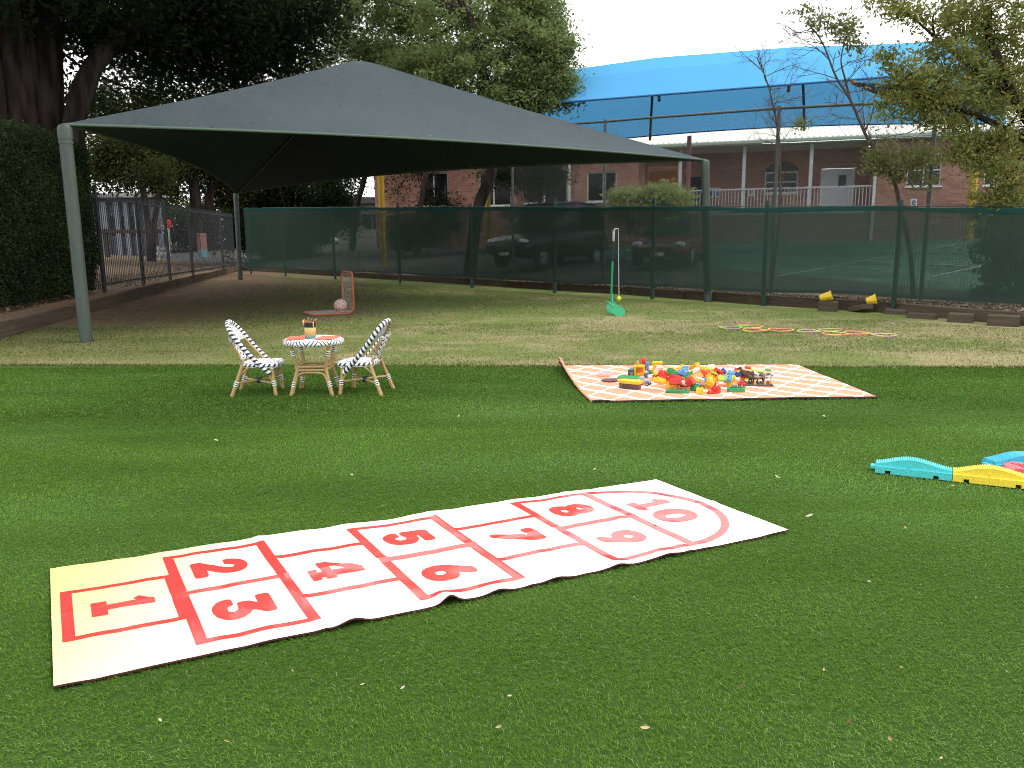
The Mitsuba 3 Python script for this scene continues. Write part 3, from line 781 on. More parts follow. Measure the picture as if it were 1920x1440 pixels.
        o('rear_upright', MB().add(*tube([(-.085, sy * .10, .28), (-.10, sy * .09, .33), (-.19, sy * .105, .5)], .011, 8)[:2]), 'm_rattan', smooth=40)
    for a, b in (((-.145, -.165, .125), (.185, .165, .125)), ((-.145, .165, .115), (.185, -.165, .115))):
        o('cross_stretcher', MB().add(*tube([a, b], .0105, 8)[:2]), 'm_rattan', smooth=40)
    mb = MB(); mb.add(*tube([(.0, 0, .12), (.04, 0, .12)], .026, 10)[:2], col=(.04, .05, .09)); o('stretcher_binding', mb, 'm_paint', vc=True)
    return k
chair(A(-2.315, 7.11, 0), .10, 'navy and white woven bistro chair on the left side of the small table')
chair(A(-1.315, 7.11, 0), math.pi - .16, 'navy and white woven bistro chair on the right side of the small table')
kt = thing('bistro_table', 'small rattan table with a woven white top and chevron rim', 'table')
TC = A(-1.785, 7.12, 0)
def oct_r(a, r, e=.035): return r * (1 + e * math.cos(8 * a))
prof = [(0, .500), (.5, .500), (.93, .498), (1.0, .488), (1.02, .470), (1.0, .452), (.94, .448), (0, .449)]
n = 64; mb = MB(); rows = []
for f, z in prof:
    rows.append([(TC[0] + .262 * f * (1 + .02 * math.cos(4 * a)) * math.cos(a), TC[1] + .262 * f * (1 + .02 * math.cos(4 * a)) * math.sin(a), z) for a in np.arange(n) / n * 2 * math.pi])
def loft(rows):
    m, n = len(rows), len(rows[0]); F = []
    for i in range(m - 1):
        for q in range(n):
            F.append([i * n + q, (i + 1) * n + q, (i + 1) * n + (q + 1) % n, i * n + (q + 1) % n])
    return np.array(rows).reshape(-1, 3), np.array(F)
V, F = loft(rows[:3]); obj('tabletop', MB().add(V, F, uv=V[:, :2] * 2), 'm_seat', kt, smooth=True, uv=True)
V, F = loft(rows[2:]); ang = np.arctan2(V[:, 1] - TC[1], V[:, 0] - TC[0])
rr = rows[2:]; mb = MB()
V, F = loft(rr); nn = 64
uvr = np.array([[(q % nn) / nn * 1.0 if True else 0, r / 3] for r in range(len(rr)) for q in range(nn)])
Fk = np.array([f for f in F if max(uvr[f][:, 0]) - min(uvr[f][:, 0]) < .5])
mb.add(V, Fk, uv=uvr * A(1.0, .9))
last = [[*rr[r][63 if c == 0 else 0]] for r in range(len(rr)) for c in (0, 1)]
Fl = np.array([[2 * r, 2 * r + 2, 2 * r + 3, 2 * r + 1] for r in range(len(rr) - 1)])
mb.add(np.array(last), Fl, uv=np.array([[63 / 64 if c == 0 else 1., r / 3 * .9] for r in range(len(rr)) for c in (0, 1)]))
obj('rim', mb, 'm_edge', kt, smooth=True, uv=True)
for sx in (-1, 1):
    for sy in (-1, 1):
        pts = curve([TC + A(sx * .185, sy * .165, 0), TC + A(sx * .155, sy * .140, .12), TC + A(sx * .130, sy * .120, .24), TC + A(sx * .150, sy * .135, .36), TC + A(sx * .172, sy * .150, .455)], 6)
        lk = obj('leg', MB().add(*tube(pts, .0165, 10)[:2]), 'm_rattan', kt, smooth=40)
        for z0 in (.095, .375):
            i0 = int(np.argmin(np.abs(pts[:, 2] - z0))); c = pts[i0]; d = unit(pts[i0 + 1] - pts[i0 - 1]); mb = MB()
            for q, col in ((-.020, (.85, .85, .83)), (-.0115, (.05, .06, .12)), (-.003, (.85, .85, .83)), (.0055, (.05, .06, .12)), (.014, (.85, .85, .83))):
                mb.add(*tube([c + d * q, c + d * (q + .0085)], .0200, 12)[:2], col=col)
            obj('binding', mb, 'm_paint', lk, vc=True)
for z, s in ((.255, .128), (.225, .132)):
    for a, b in (((-1, -1), (1, -1)), ((1, -1), (1, 1)), ((1, 1), (-1, 1)), ((-1, 1), (-1, -1))):
        obj('stretcher', MB().add(*tube([TC + A(a[0] * s, a[1] * .122, z), TC + A(b[0] * s, b[1] * .122, z)], .0105, 8)[:2]), 'm_rattan', kt, smooth=40)
for sy in (-1, 1):
    pts = curve([TC + A(-.165, sy * .155, .02), TC + A(-.135, sy * .15, .14), TC + A(-.10, sy * .145, .195), TC + A(0, sy * .14, .205), TC + A(.10, sy * .145, .195), TC + A(.135, sy * .15, .14), TC + A(.165, sy * .155, .02)], 6)
    obj('arch_brace', MB().add(*tube(pts, .0085, 8)[:2]), 'm_rattan', kt, smooth=40)
def placemat(c, yaw, label):
    k = thing('placemat', label, 'placemat')
    poly = sbox(-.072, -.115, .072, .115).buffer(.012)
    v, f = prism(poly, .003, rotz(yaw), c)
    v2 = MB().add(v, f, col=(.78, .20, .14))
    for q, (a, b) in enumerate((((-.1, -.15), (.1, -.15)), ((-.1, .15), (.1, .15)))): pass
    lab(obj('sheet', v2, 'm_plastic', k, vc=True))
placemat(TC + A(-.140, -.02, .503), .1, 'salmon coloured placemat on the left half of the small table')
placemat(TC + A(.130, -.02, .503), -.15, 'salmon coloured placemat on the right half of the small table')
# jar of crayons
JC = TC + A(-.018, -.03, .503)
kj = thing('crayon_jar', 'glass jar with a dark rim full of crayons standing on the table', 'jar')
mb = MB(); r9 = np.random.default_rng(9)
mb.add(*lathe([(0, 0), (.042, .001), (.048, .012), (.050, .05), (.050, .095), (.047, .10)], 24, JC), col=(.55, .42, .16))
V = mb.v[0]; zz = V[:, 2] - JC[2]
C = np.where((zz < .02)[:, None], A(.10, .26, .24), np.where((zz < .06)[:, None], A(.60, .33, .10), A(.62, .58, .30)))
mb.c[0] = C
obj('body', mb, 'm_plastic', kj, smooth=40, vc=True)
obj('rim', MB().add(*lathe([(.046, .098), (.053, .099), (.055, .138), (.048, .141), (.044, .13), (.042, .05), (0, .05)], 24, JC), col=(.018, .018, .022)), 'm_plastic', kj, smooth=40, vc=True)
cols = [(.45, .12, .04), (.05, .04, .04), (.75, .30, .05), (.12, .05, .03), (.8, .7, .45), (.08, .06, .10), (.65, .12, .05), (.35, .22, .10)]
for q in range(22):
    a, r = r9.uniform(0, 6.28), .036 * math.sqrt(r9.random())
    b0 = JC + A(r * math.cos(a), r * math.sin(a), .055); d = unit(A(.25 * math.cos(a), .25 * math.sin(a), 1) + r9.normal(0, .04, 3))
    L = r9.uniform(.095, .128); p1 = b0 + d * L
    V, F, _ = tube([b0, p1 - d * .012, p1], [.0052, .0052, .0018], 7)
    c = A(*cols[q % len(cols)]); C = np.tile(c, (len(V), 1)); C[14:21] = (.75, .6, .4); C[-1] = (.75, .6, .4)
    obj('crayon', MB().add(V, F, col=C), 'm_plastic', kj, vc=True)
# ------------------------------------------------------------------ toys on the rug
def studs(mb, c, nx, ny, R, col, z, p=.032, r=.0095, h=.009):
    for ix in range(nx):
        for iy in range(ny):
            q = A((ix - (nx - 1) / 2) * p, (iy - (ny - 1) / 2) * p, z)
            a, b = R @ q + c, R @ (q + A(0, 0, h)) + c
            mb.add(*cyl(a, b, r, 7), col=col)
def brick(mb, c, nx, ny, h, col, R=np.eye(3), p=.032):
    mb.add(*bbox(c, (nx * p - .001, ny * p - .001, h), .002, R), col=col)
    studs(mb, np.asarray(c, float), nx, ny, R, col, h / 2)
RED, YEL, BLU, GRN, ORG, WHT, LBL, LIM, PNK, GRY, BRN = (.62, .03, .025), (.80, .46, .02), (.03, .10, .38), (.02, .26, .09), (.78, .24, .03), (.78, .76, .72), (.10, .36, .70), (.40, .55, .06), (.75, .45, .50), (.22, .23, .25), (.10, .05, .04)
def part(k, name, fill, smooth=False, mat='m_plastic', parent=None, **kw):
    mb = MB(); fill(mb); return obj(name, mb, mat, parent or k, vc=True, smooth=smooth)
# heap of loose bricks
r10 = np.random.default_rng(21)
Hm = {}
def drop(x, y, r):
    cells = [(int(math.floor((x + a * r) / .02)), int(math.floor((y + b * r) / .02))) for a in (-1, -.5, 0, .5, 1) for b in (-1, -.5, 0, .5, 1) if a * a + b * b <= 1.3]
    return max(Hm.get(c, 0) for c in cells), cells
names = {'red': RED, 'yellow': YEL, 'blue': BLU, 'green': GRN, 'orange': ORG, 'white': WHT, 'light blue': LBL, 'lime': LIM}
wts = A(.2, .34, .1, .09, .12, .07, .04, .04)
for q in range(88):
    g = 0.62 + .38 * r10.random()
    while True:
        px, py = 1313 + 46 * r10.normal(), 718 + 9.5 * r10.normal()
        if 1228 < px < 1402 and 700 < py < 738: break
    P = rug_at(px, py)
    nm = r10.choice(list(names), p=wts / wts.sum())
    nx, ny = [(2, 2), (2, 2), (3, 2), (4, 2), (2, 1), (4, 1)][r10.integers(6)]
    h = [.019, .038, .038, .038, .05][r10.integers(5)]
    rr = .016 * math.hypot(nx, ny) * .8
    z, cells = drop(P[0], P[1], rr)
    z = min(z, .040)
    R = rotz(r10.uniform(0, 6.28))
    tilt = r10.random()
    if tilt < .45 or z > .01: R = R @ rotx(r10.normal(0, .5)) @ roty(r10.normal(0, .35))
    hz = (abs(R[2, 0]) * nx * .032 + abs(R[2, 1]) * ny * .032 + abs(R[2, 2]) * h) / 2
    cell = ('front' if py > 723 else 'back' if py < 713 else 'middle', 'left' if px < 1275 else 'right' if px > 1350 else 'centre')
    shp = {(2, 2): 'square', (3, 2): 'oblong', (4, 2): 'long wide', (2, 1): 'small', (4, 1): 'long narrow'}[(nx, ny)]
    lbq = f'{shp} {nm} building brick lying loose in the {cell[0]} {cell[1]} of the toy heap'
    k = thing('toy_brick', lbq, 'toy brick', lbq)
    part(k, 'block', lambda m: brick(m, P + A(0, 0, z + hz * .92), nx, ny, h, A(*names[nm]) * r10.uniform(.85, 1.12), R))
    for c in cells: Hm[c] = z + hz * 1.3
# toy boat
def hull(mb, P, L, W, h, col, R, z0=0., flare=.75, n=14):
    rows = []
    for t in np.linspace(-1, 1, n):
        w = W / 2 * max(.02, (1 - abs(t) ** 3.0)) if t > 0 else W / 2 * (1 - .35 * abs(t) ** 4)
        x = t * L / 2
        rows.append([(x, -w, z0 + h), (x * .93, -w * flare, z0), (x * .93, w * flare, z0), (x, w, z0 + h)])
    V, F = loft(rows)
    mb.add(V @ R.T + P, F, col=col)
    c0 = rows[0]; mb.add(np.array(c0) @ R.T + P, np.array([[0, 1, 2, 3]]), col=col)
P = gp(1180, 729, .028); P[2] = .028; R = rotz(-.55 + math.pi)
k = thing('toy_boat', 'yellow and brown toy boat at the left end of the brick heap', 'toy boat')
part(k, 'hull', lambda m: hull(m, P, .215, .10, .055, BRN, R, 0, .72))
part(k, 'deck', lambda m: (hull(m, P, .245, .118, .024, YEL, R, .055, .98), hull(m, P, .225, .10, .016, A(*YEL) * .85, R, .062, .95)))
P = gp(1146, 714, .028); P[2] = .028
k = thing('toy_plate', 'flat brown toy plate lying left of the yellow boat', 'toy plate')
part(k, 'plate', lambda m: m.add(*prism(Polygon([(.085 * math.cos(a), .075 * math.sin(a)) for a in np.arange(6) / 6 * 6.2832]).buffer(.01), .012, None, P), col=(.11, .045, .04)))
P = gp(1134, 704, .028); P[2] = .028
k = thing('toy_plate', 'pale pink toy plate at the far left of the toys on the rug', 'toy plate')
part(k, 'plate', lambda m: (m.add(*bbox(P + A(0, 0, .012), (.125, .10, .024), .003), col=PNK), studs(m, P, 4, 3, np.eye(3), PNK, .024, .03)))
P = gp(1179, 709, .028); P[2] = .028
k = thing('toy_plate', 'long green toy plate lying behind the yellow boat', 'toy plate')
part(k, 'plate', lambda m: (m.add(*bbox(P + A(0, 0, .009), (.20, .13, .018), .003, rotz(-.35)), col=(.05, .36, .12)), studs(m, P, 6, 4, rotz(-.35), (.05, .36, .12), .018, .03, h=.005)))
for px, py, L, W, yaw, zz, lb in ((1218, 700, .10, .08, 0., .022, 'short green toy plate behind the yellow toy chair'), (1283, 700, .13, .07, .1, .014, 'green toy plate at the back of the brick heap'), (1270, 736, .205, .06, -.22, .022, 'long green toy strip at the front of the brick heap')):
    P = gp(px, py, .028); P[2] = .028; Rz = rotz(yaw)
    k = thing('toy_plate', lb, 'toy plate')
    part(k, 'plate', lambda m: (m.add(*bbox(P + A(0, 0, zz / 2), (L, W, zz), .003, Rz), col=GRN), studs(m, P, int(L / .032), int(W / .03), Rz, GRN, zz, .03)))
# yellow toy house truck
P = gp(1196, 706, .028); P[2] = .028; Rz = rotz(-.12)
k = thing('toy_truck', 'yellow toy truck with a grey wheel at the back left of the rug', 'toy truck')
def cab(m):
    for sx in (-1, 1):
        for sy in (-1, 1): m.add(*bbox(P + Rz @ A(sx * .043 + .012, sy * .04, .055), (.016, .016, .095), .002, Rz), col=YEL)
    m.add(*bbox(P + Rz @ A(.012, 0, .104), (.104, .098, .014), .003, Rz), col=YEL)
    m.add(*bbox(P + Rz @ A(.012, 0, .022), (.104, .098, .028), .003, Rz), col=A(*YEL) * .8)
    m.add(*bbox(P + Rz @ A(.012, .035, .06), (.09, .012, .08), .003, Rz), col=ORG)
part(k, 'cab', cab)
def wheel_y(m, c, r, w, col, hub):
    d = Rz @ A(0, 1, 0); m.add(*cyl(c - d * w / 2, c + d * w / 2, r, 16), col=col); m.add(*cyl(c - d * (w / 2 + .004), c + d * (w / 2 + .004), r * .45, 12), col=hub)
for q in ((-.062, -.035, .036), (-.062, .035, .036)):
    part(k, 'wheel', lambda m: wheel_y(m, P + Rz @ A(*q), .036, .026, (.07, .07, .08), (.2, .2, .22)))
part(k, 'bonnet', lambda m: m.add(*bbox(P + Rz @ A(-.058, 0, .062), (.045, .07, .05), .006, Rz), col=GRY))
k = thing('toy_figure', 'small orange toy figure standing on top of the yellow toy truck', 'toy figure')
def fig(m, Q, s, body, headc):
    m.add(*lathe([(0, 0), (.016 * s, 0), (.013 * s, .03 * s), (.009 * s, .034 * s), (0, .034 * s)], 10, Q), col=body)
    ic = trimesh.creation.icosphere(2, .012 * s); m.add(np.array(ic.vertices) + Q + A(0, 0, .043 * s), ic.faces, col=headc)
part(k, 'body', lambda m: fig(m, P + Rz @ A(-.005, .01, .112), .8, ORG, (.72, .38, .2)))
for px, py, w, h, col, lb in ((1206, 701, .036, .155, RED, 'tall red toy tower standing beside the yellow toy truck'), (1213, 702, .032, .125, (.12, .22, .45), 'blue toy tower standing behind the red toy tower')):
    P = gp(px, py, .028); P[2] = .028
    k = thing('toy_tower', lb, 'toy tower')
    part(k, 'stack', lambda m: (m.add(*bbox(P + A(0, 0, h * .36), (w, w, h * .72), .004), col=col), m.add(*bbox(P + A(0, 0, h * .86), (w * 1.15, w * 1.15, h * .27), .006), col=A(*col) * 1.15), studs(m, P, 1, 1, np.eye(3), col, h * .99)))
# toy chair-shaped block
P = gp(1234, 713, .028); P[2] = .028; Rz = rotz(.08)
k = thing('toy_chair', 'yellow toy chair on a red and blue block beside the brick heap', 'toy chair')
part(k, 'base', lambda m: (m.add(*bbox(P + Rz @ A(0, 0, .022), (.092, .10, .044), .006, Rz), col=(.42, .05, .04)), m.add(*bbox(P + Rz @ A(.01, -.052, .012), (.05, .012, .024), .003, Rz), col=(.12, .06, .35)), m.add(*bbox(P + Rz @ A(.02, 0, .05), (.05, .07, .012), .003, Rz), col=GRN)))
part(k, 'seat', lambda m: (m.add(*bbox(P + Rz @ A(0, .0, .064), (.09, .095, .026), .008, Rz), col=YEL), m.add(*bbox(P + Rz @ A(0, .045, .115), (.085, .03, .10), .008, Rz), col=YEL), m.add(*bbox(P + Rz @ A(0, .04, .165), (.098, .045, .018), .006, Rz), col=A(*YEL) * 1.05)))
# grey toy vehicle
P = gp(1209, 722, .028); P[2] = .028; Rz = rotz(-.5)
k = thing('toy_vehicle', 'grey toy tractor between the yellow boat and the brick heap', 'toy vehicle')
part(k, 'body', lambda m: (m.add(*bbox(P + Rz @ A(0, 0, .034), (.10, .05, .036), .008, Rz), col=(.33, .35, .38)), m.add(*bbox(P + Rz @ A(-.03, 0, .062), (.04, .045, .03), .006, Rz), col=(.38, .40, .43))))
for q in ((-.035, -.03), (.035, -.03), (-.035, .03), (.035, .03)):
    part(k, 'wheel', lambda m: wheel_y(m, P + Rz @ A(q[0], q[1], .017), .017, .014, (.05, .05, .05), (.4, .4, .4)))
k = thing('toy_figure', 'blue and green toy figure behind the grey toy tractor', 'toy figure')
P2 = gp(1211, 708, .028); P2[2] = .028
part(k, 'body', lambda m: fig(m, P2, 1.25, (.04, .12, .3), (.6, .5, .4)))
for q, (px, py, lb) in enumerate(((1250, 704, 'left one of two small red toy beetles behind the brick heap'), (1259, 702, 'right one of two small red toy beetles behind the brick heap'))):
    P = gp(px, py, .028); P[2] = .028; k = thing('toy_beetle', lb, 'toy beetle')
    def bug(m):
        ic = trimesh.creation.icosphere(2, 1.0); v = np.array(ic.vertices); v = v * A(.034, .026, .030); v[:, 2] = np.maximum(v[:, 2], -.004)
        m.add(v + P + A(0, 0, .018), ic.faces, col=RED)
        for sx in (-1, 0, 1):
            for sy in (-1, 1): m.add(*cyl(P + A(sx * .018, sy * .02, 0), P + A(sx * .018, sy * .02, .016), .006, 6), col=(.8, .6, .1))
    part(k, 'body', bug, smooth=40)
P = gp(1268, 704, .028); P[2] = .028; k = thing('toy_cone', 'mint green toy cone at the back of the brick heap', 'toy cone')
part(k, 'cone', lambda m: m.add(*lathe([(0, 0), (.022, 0), (.026, .03), (.004, .062), (0, .063)], 12, P), col=(.16, .52, .25)), smooth=40)
P = gp(1300, 716, .028); P[2] = .06; Rz = rotz(.75) @ roty(-.35)
k = thing('toy_block', 'long pink and red toy block leaning on top of the brick heap', 'toy block')
part(k, 'block', lambda m: (m.add(*bbox(P + A(0, 0, .055), (.15, .055, .04), .006, Rz), col=(.78, .50, .48)), m.add(*bbox(P + A(0, 0, .03), (.152, .057, .022), .004, Rz), col=(.60, .04, .07))))
P = gp(1330, 706, .028); P[2] = .045; Rz = rotz(.4)
k = thing('toy_arch', 'light blue toy arch on the far right of the brick heap', 'toy arch')
arch = Polygon([(.07 * math.cos(a), .05 * math.sin(a)) for a in np.linspace(0, math.pi, 16)] + [(.035 * math.cos(a), .022 * math.sin(a)) for a in np.linspace(math.pi, 0, 12)])
part(k, 'arch', lambda m: m.add(*prism(arch, .04, Rz @ rotx(math.pi / 2), P), col=LBL))
P = gp(1337, 709, .028); P[2] = .06; k = thing('toy_block', 'chunky orange toy block lying high on the right of the brick heap', 'toy block')
part(k, 'block', lambda m: m.add(*bbox(P + A(0, 0, .03), (.09, .055, .05), .01, rotz(-.3) @ roty(.2)), col=(.80, .36, .04)))
for q, (px, py, lb) in enumerate(((1301, 732, 'left one of a pair of blue toy shoes in front of the heap'), (1312, 730, 'right one of a pair of blue toy shoes in front of the heap'))):
    P = gp(px, py, .028); P[2] = .028; k = thing('toy_shoe', lb, 'toy shoe')
    part(k, 'shoe', lambda m: (m.add(*bbox(P + A(0, 0, .014), (.05, .03, .026), .008, rotz(.3)), col=(.06, .13, .33)), m.add(*bbox(P + A(.01, 0, .03), (.026, .028, .026), .008, rotz(.3)), col=(.05, .09, .24))), smooth=30)
# green toy raft with a grey animal, red car
P = gp(1380, 734, .028); P[2] = .028; k = thing('toy_raft', 'green oval toy raft at the right front of the brick heap', 'toy raft')
ov = lambda s, e=3: Polygon([(s * .076 * np.sign(math.cos(a)) * abs(math.cos(a)) ** (2 / e), s * .05 * np.sign(math.sin(a)) * abs(math.sin(a)) ** (2 / e)) for a in np.linspace(0, 2 * math.pi, 33)[:-1]])
part(k, 'raft', lambda m: (m.add(*prism(ov(1), .024, rotz(-.15), P), col=GRN), m.add(*prism(ov(1.02).difference(ov(.78)), .034, rotz(-.15), P), col=A(*GRN) * 1.2)))
ic1 = trimesh.creation.icosphere(2, 1.0)
def blob(m, c, s, col, R=np.eye(3)): m.add((np.array(ic1.vertices) * np.asarray(s, float)) @ R.T + np.asarray(c, float), ic1.faces, col=col)
def beast(m, P, s, col, spot, yaw, horn=False):
    R = rotz(yaw)
    def seg(a, b, r0, r1, c=col): V, F, _ = tube([P + R @ (A(*a) * s), P + R @ ((A(*a) + A(*b)) / 2 * s), P + R @ (A(*b) * s)], [r0 * s, (r0 + r1) / 2 * s, r1 * s], 10); m.add(V, F, col=c)
    rows = []
    for t, w, h, z in ((-.5, .08, .10, .62), (-.44, .17, .19, .60), (-.2, .19, .22, .57), (.1, .19, .22, .58), (.36, .17, .21, .62), (.48, .10, .14, .68)):
        rows.append(P + (np.array([(t, w * math.cos(a), z + h * math.sin(a)) for a in np.arange(12) / 12 * 2 * math.pi]) * s) @ R.T)
    V, F = loft(rows); rr = np.random.default_rng(int(abs(P[0]) * 1e4) % 999); sp = meshkit.noise((V - P) / s * 5, 4) > .55
    m.add(V, F, col=np.where(sp[:, None], A(*spot), A(*col)))
    blob(m, P + R @ (A(-.49, 0, .62) * s), A(.07, .09, .11) * s, col, R)
    seg((.42, 0, .68), (.62, 0, .90), .12, .085)
    seg((.56, 0, .92), (.86, 0, .80), .095, .055)
    for sy in (-1, 1):
        seg((.36, sy * .11, .52), (.37, sy * .11, .27), .065, .045); seg((.37, sy * .11, .27), (.36, sy * .11, 0), .042, .05)
        seg((-.38, sy * .11, .52), (-.34, sy * .11, .36), .085, .05); seg((-.34, sy * .11, .36), (-.42, sy * .11, .24), .05, .042); seg((-.42, sy * .11, .24), (-.40, sy * .11, 0), .04, .05)
        seg((.56, sy * .06, .98), (.53, sy * .10, 1.08), .028, .012)
    seg((-.5, 0, .70), (-.60, 0, .36), .028, .02)
k = thing('toy_animal', 'grey toy animal sitting on the green toy raft', 'toy animal')
part(k, 'body', lambda m: beast(m, P + A(-.015, .0, .024), .055, (.2, .2, .2), (.3, .3, .3), .5), smooth=50)
P = gp(1391, 725, .028); P[2] = .028; Rz = rotz(-.2); k = thing('toy_car', 'small red toy car behind the green toy raft', 'toy car')
part(k, 'body', lambda m: (m.add(*bbox(P + A(0, 0, .026), (.075, .042, .026), .009, Rz), col=RED), m.add(*bbox(P + A(-.004, 0, .046), (.04, .036, .024), .009, Rz), col=A(*RED) * 1.1)), smooth=30)
for q in ((-.022, -.02), (.022, -.02), (-.022, .02), (.022, .02)): part(k, 'wheel', lambda m: wheel_y(m, P + Rz @ A(q[0], q[1], .012), .012, .009, (.03, .03, .03), (.3, .3, .3)))
# farm plate with animals
P = gp(1422, 722, .028); P[2] = .028; Rz = rotz(-.12); k = thing('toy_farm_plate', 'dark grey toy base plate under the toy animals on the right', 'toy plate')
part(k, 'plate', lambda m: (m.add(*bbox(P + Rz @ A(0, .03, .007), (.25, .17, .014), .003, Rz), col=(.085, .075, .07)), studs(m, P + Rz @ A(0, .03, 0), 7, 5, Rz, (.09, .08, .075), .014, .034, h=.005)))
for q, (dx, dy, s, c1, c2, yaw, lb) in enumerate(((-.09, .06, .135, (.06, .035, .025), (.10, .06, .03), 2.2, 'dark brown toy horse at the left of the grey toy plate'), (.0, -.01, .115, (.07, .045, .035), (.5, .45, .4), 3.3, 'brown and white toy cow in the middle of the grey toy plate'), (.085, .03, .115, (.68, .67, .64), (.05, .05, .05), .4, 'white and black toy cow at the right of the grey toy plate'), (-.045, .0, .10, (.03, .09, .035), (.12, .2, .06), -.6, 'dark green toy animal between the horse and the brown cow'))):
    k = thing('toy_animal', lb, 'toy animal'); PP = P + Rz @ A(dx, dy, .014)
    part(k, 'body', lambda m: beast(m, PP, s, c1, c2, yaw), smooth=50)
for dx, dy, z, sz, c, lb in ((-.09, .06, .138, (.055, .045, .022), (.45, .12, .03), 'rust red toy block balanced on the brown toy horse'), (-.01, .03, .118, (.11, .06, .024), (.80, .72, .22), 'pale yellow toy roof balanced on the middle toy animals'), (.085, .03, .122, (.05, .045, .018), (.05, .38, .13), 'green toy block balanced on the white toy cow'), (.02, .03, .098, (.05, .05, .014), (.05, .38, .13), 'green toy leaf plate between the yellow roof and the white cow')):
    k = thing('toy_block', lb, 'toy block'); part(k, 'block', lambda m: m.add(*bbox(P + Rz @ A(dx, dy, z + .014), sz, .004, Rz @ roty(.12)), col=c))
for dx, dy, lb in ((-.04, -.045, 'small orange toy figure at the front left of the grey toy plate'), (.05, -.035, 'small orange toy figure at the front middle of the grey toy plate'), (.10, -.015, 'small orange toy figure at the front right of the grey toy plate')):
    k = thing('toy_figure', lb, 'toy figure'); part(k, 'body', lambda m: fig(m, P + Rz @ A(dx, dy, .014), .8, (.75, .28, .08), (.75, .42, .22)))
# ------------------------------------------------------------------ rebound goal and ball
ORN = (.42, .115, .06)
kg = thing('rebound_goal', 'orange tubular goal frame with a net standing on the worn lawn', 'goal')
g0, g1 = gp(664, 589), gp(646, 577)
gw = unit((g1 - g0) * A(1, 1, 0)); gwid = np.linalg.norm(g1 - g0); gb = unit(A(-gw[1], gw[0], 0))
if gb[0] > 0: gb = -gb
gw = unit(A(-.46, .89, 0)); gb = unit(A(-gw[1], gw[0], 0)); gb = gb if gb[0] < 0 else -gb
gwid = .74; gh, gd = .76, .78
g0 = g0 + A(0, 0, .02)
def G(a, b, c): return g0 + gw * a * gwid + gb * b + A(0, 0, c)
rad = .14
def frame_pts(s):
    pts = [G(s, gd, 0)] if False else []
    return pts
up = [G(0, rad, 0)] + [G(0, rad - rad * math.sin(t), rad - rad * math.cos(t)) for t in np.linspace(0, math.pi / 2, 8)] + [G(0, 0, gh - .1)] + [G(.1 - .1 * math.cos(t), 0, gh - .1 + .1 * math.sin(t)) for t in np.linspace(0.2, math.pi / 2, 6)]
up2 = [G(1 - (.1 - .1 * math.cos(t)), 0, gh - .1 + .1 * math.sin(t)) for t in np.linspace(math.pi / 2, .2, 6)] + [G(1, 0, gh - .1)] + [G(1, rad - rad * math.sin(t), rad - rad * math.cos(t)) for t in np.linspace(math.pi / 2, 0, 8)] + [G(1, rad, 0)]
fl = [G(1, gd - .1, 0)] + [G(1 - (.1 - .1 * math.cos(t)), gd - .1 + .1 * math.sin(t), 0) for t in np.linspace(.2, math.pi / 2, 6)] + [G((.1 - .1 * math.cos(t)), gd - .1 + .1 * math.sin(t), 0) for t in np.linspace(math.pi / 2, .2, 6)] + [G(0, gd - .1, 0)]
mb = MB(); V, F, _ = tube(np.array(up + up2 + fl), .018, 10, closed=True); mb.add(V, F, col=ORN)
obj('frame', mb, 'm_paint', kg, smooth=40, vc=True)
mb = MB(); r12 = np.random.default_rng(12)
for q in range(1, 11):                                       # upright net and ground net
    s = q / 11
    mb.add(*cyl(G(s, .015, .03), G(s, .0, gh), .0026, 4), col=(.45, .38, .32)); mb.add(*cyl(G(s, .015, .03), G(s, gd, .0), .0026, 4), col=(.45, .38, .32))
for q in range(0, 11):
    t = q / 11 * gh + .03
    mb.add(*cyl(G(0, .0, t), G(1, .0, t), .0026, 4), col=(.45, .38, .32)); mb.add(*cyl(G(0, t, .02), G(1, t, .02), .0026, 4), col=(.45, .38, .32))
lab(obj('net', mb, 'm_paint', kg, vc=True), kind='stuff')
bc = gp(637, 588); bc = bc * A(1, 1, 0) + A(0, .12, .145)
kb = thing('ball', 'white and pink football resting against the net of the goal', 'ball')
ic = trimesh.creation.icosphere(4, .128); v = np.array(ic.vertices)
ico = np.array(trimesh.creation.icosahedron().vertices); ico = ico / np.linalg.norm(ico, axis=1, keepdims=True)
dd = np.sort((v / .128) @ ico.T, 1)
band = (dd[:, -1] - dd[:, -2]) < .07
C = np.where(band[:, None], A(.45, .12, .12), np.where((dd[:, -1] > .955)[:, None], A(.55, .30, .27), A(.56, .51, .46)))
obj('shell', MB().add(v + bc, ic.faces, col=C), 'm_plastic', kb, smooth=True, vc=True)
# ------------------------------------------------------------------ swing ball
ks = thing('swing_ball_set', 'swing ball pole with a green base tube and a tethered yellow ball', 'swing ball')
sb = gp(1145, 586); st_ = dp(1151, 430, sb[1])
def SP(t): return sb + (st_ - sb) * t
obj('lower_tube', MB().add(*tube([SP(-.02), SP(.62)], .019, 12)[:2], col=(.015, .30, .12)), 'm_plastic', ks, smooth=40, vc=True)
obj('upper_rod', MB().add(*tube([SP(.62), SP(.86)], .012, 10)[:2], col=(.02, .02, .025)), 'm_plastic', ks, smooth=40, vc=True)
sp = [SP(.86 + .13 * t) + A(.020 * math.cos(t * 60), .020 * math.sin(t * 60), 0) for t in np.linspace(0, 1, 110)]
obj('coil', MB().add(*tube(sp, .0065, 6)[:2], col=(.6, .6, .62)), 'm_plastic', ks, smooth=40, vc=True)
obj('coil_core', MB().add(*tube([SP(.86), SP(.995)], .010, 8)[:2], col=(.03, .03, .035)), 'm_plastic', ks, smooth=40, vc=True)
arm = dp(1159, 428, sb[1]); bl = dp(1160.5, 560, sb[1])
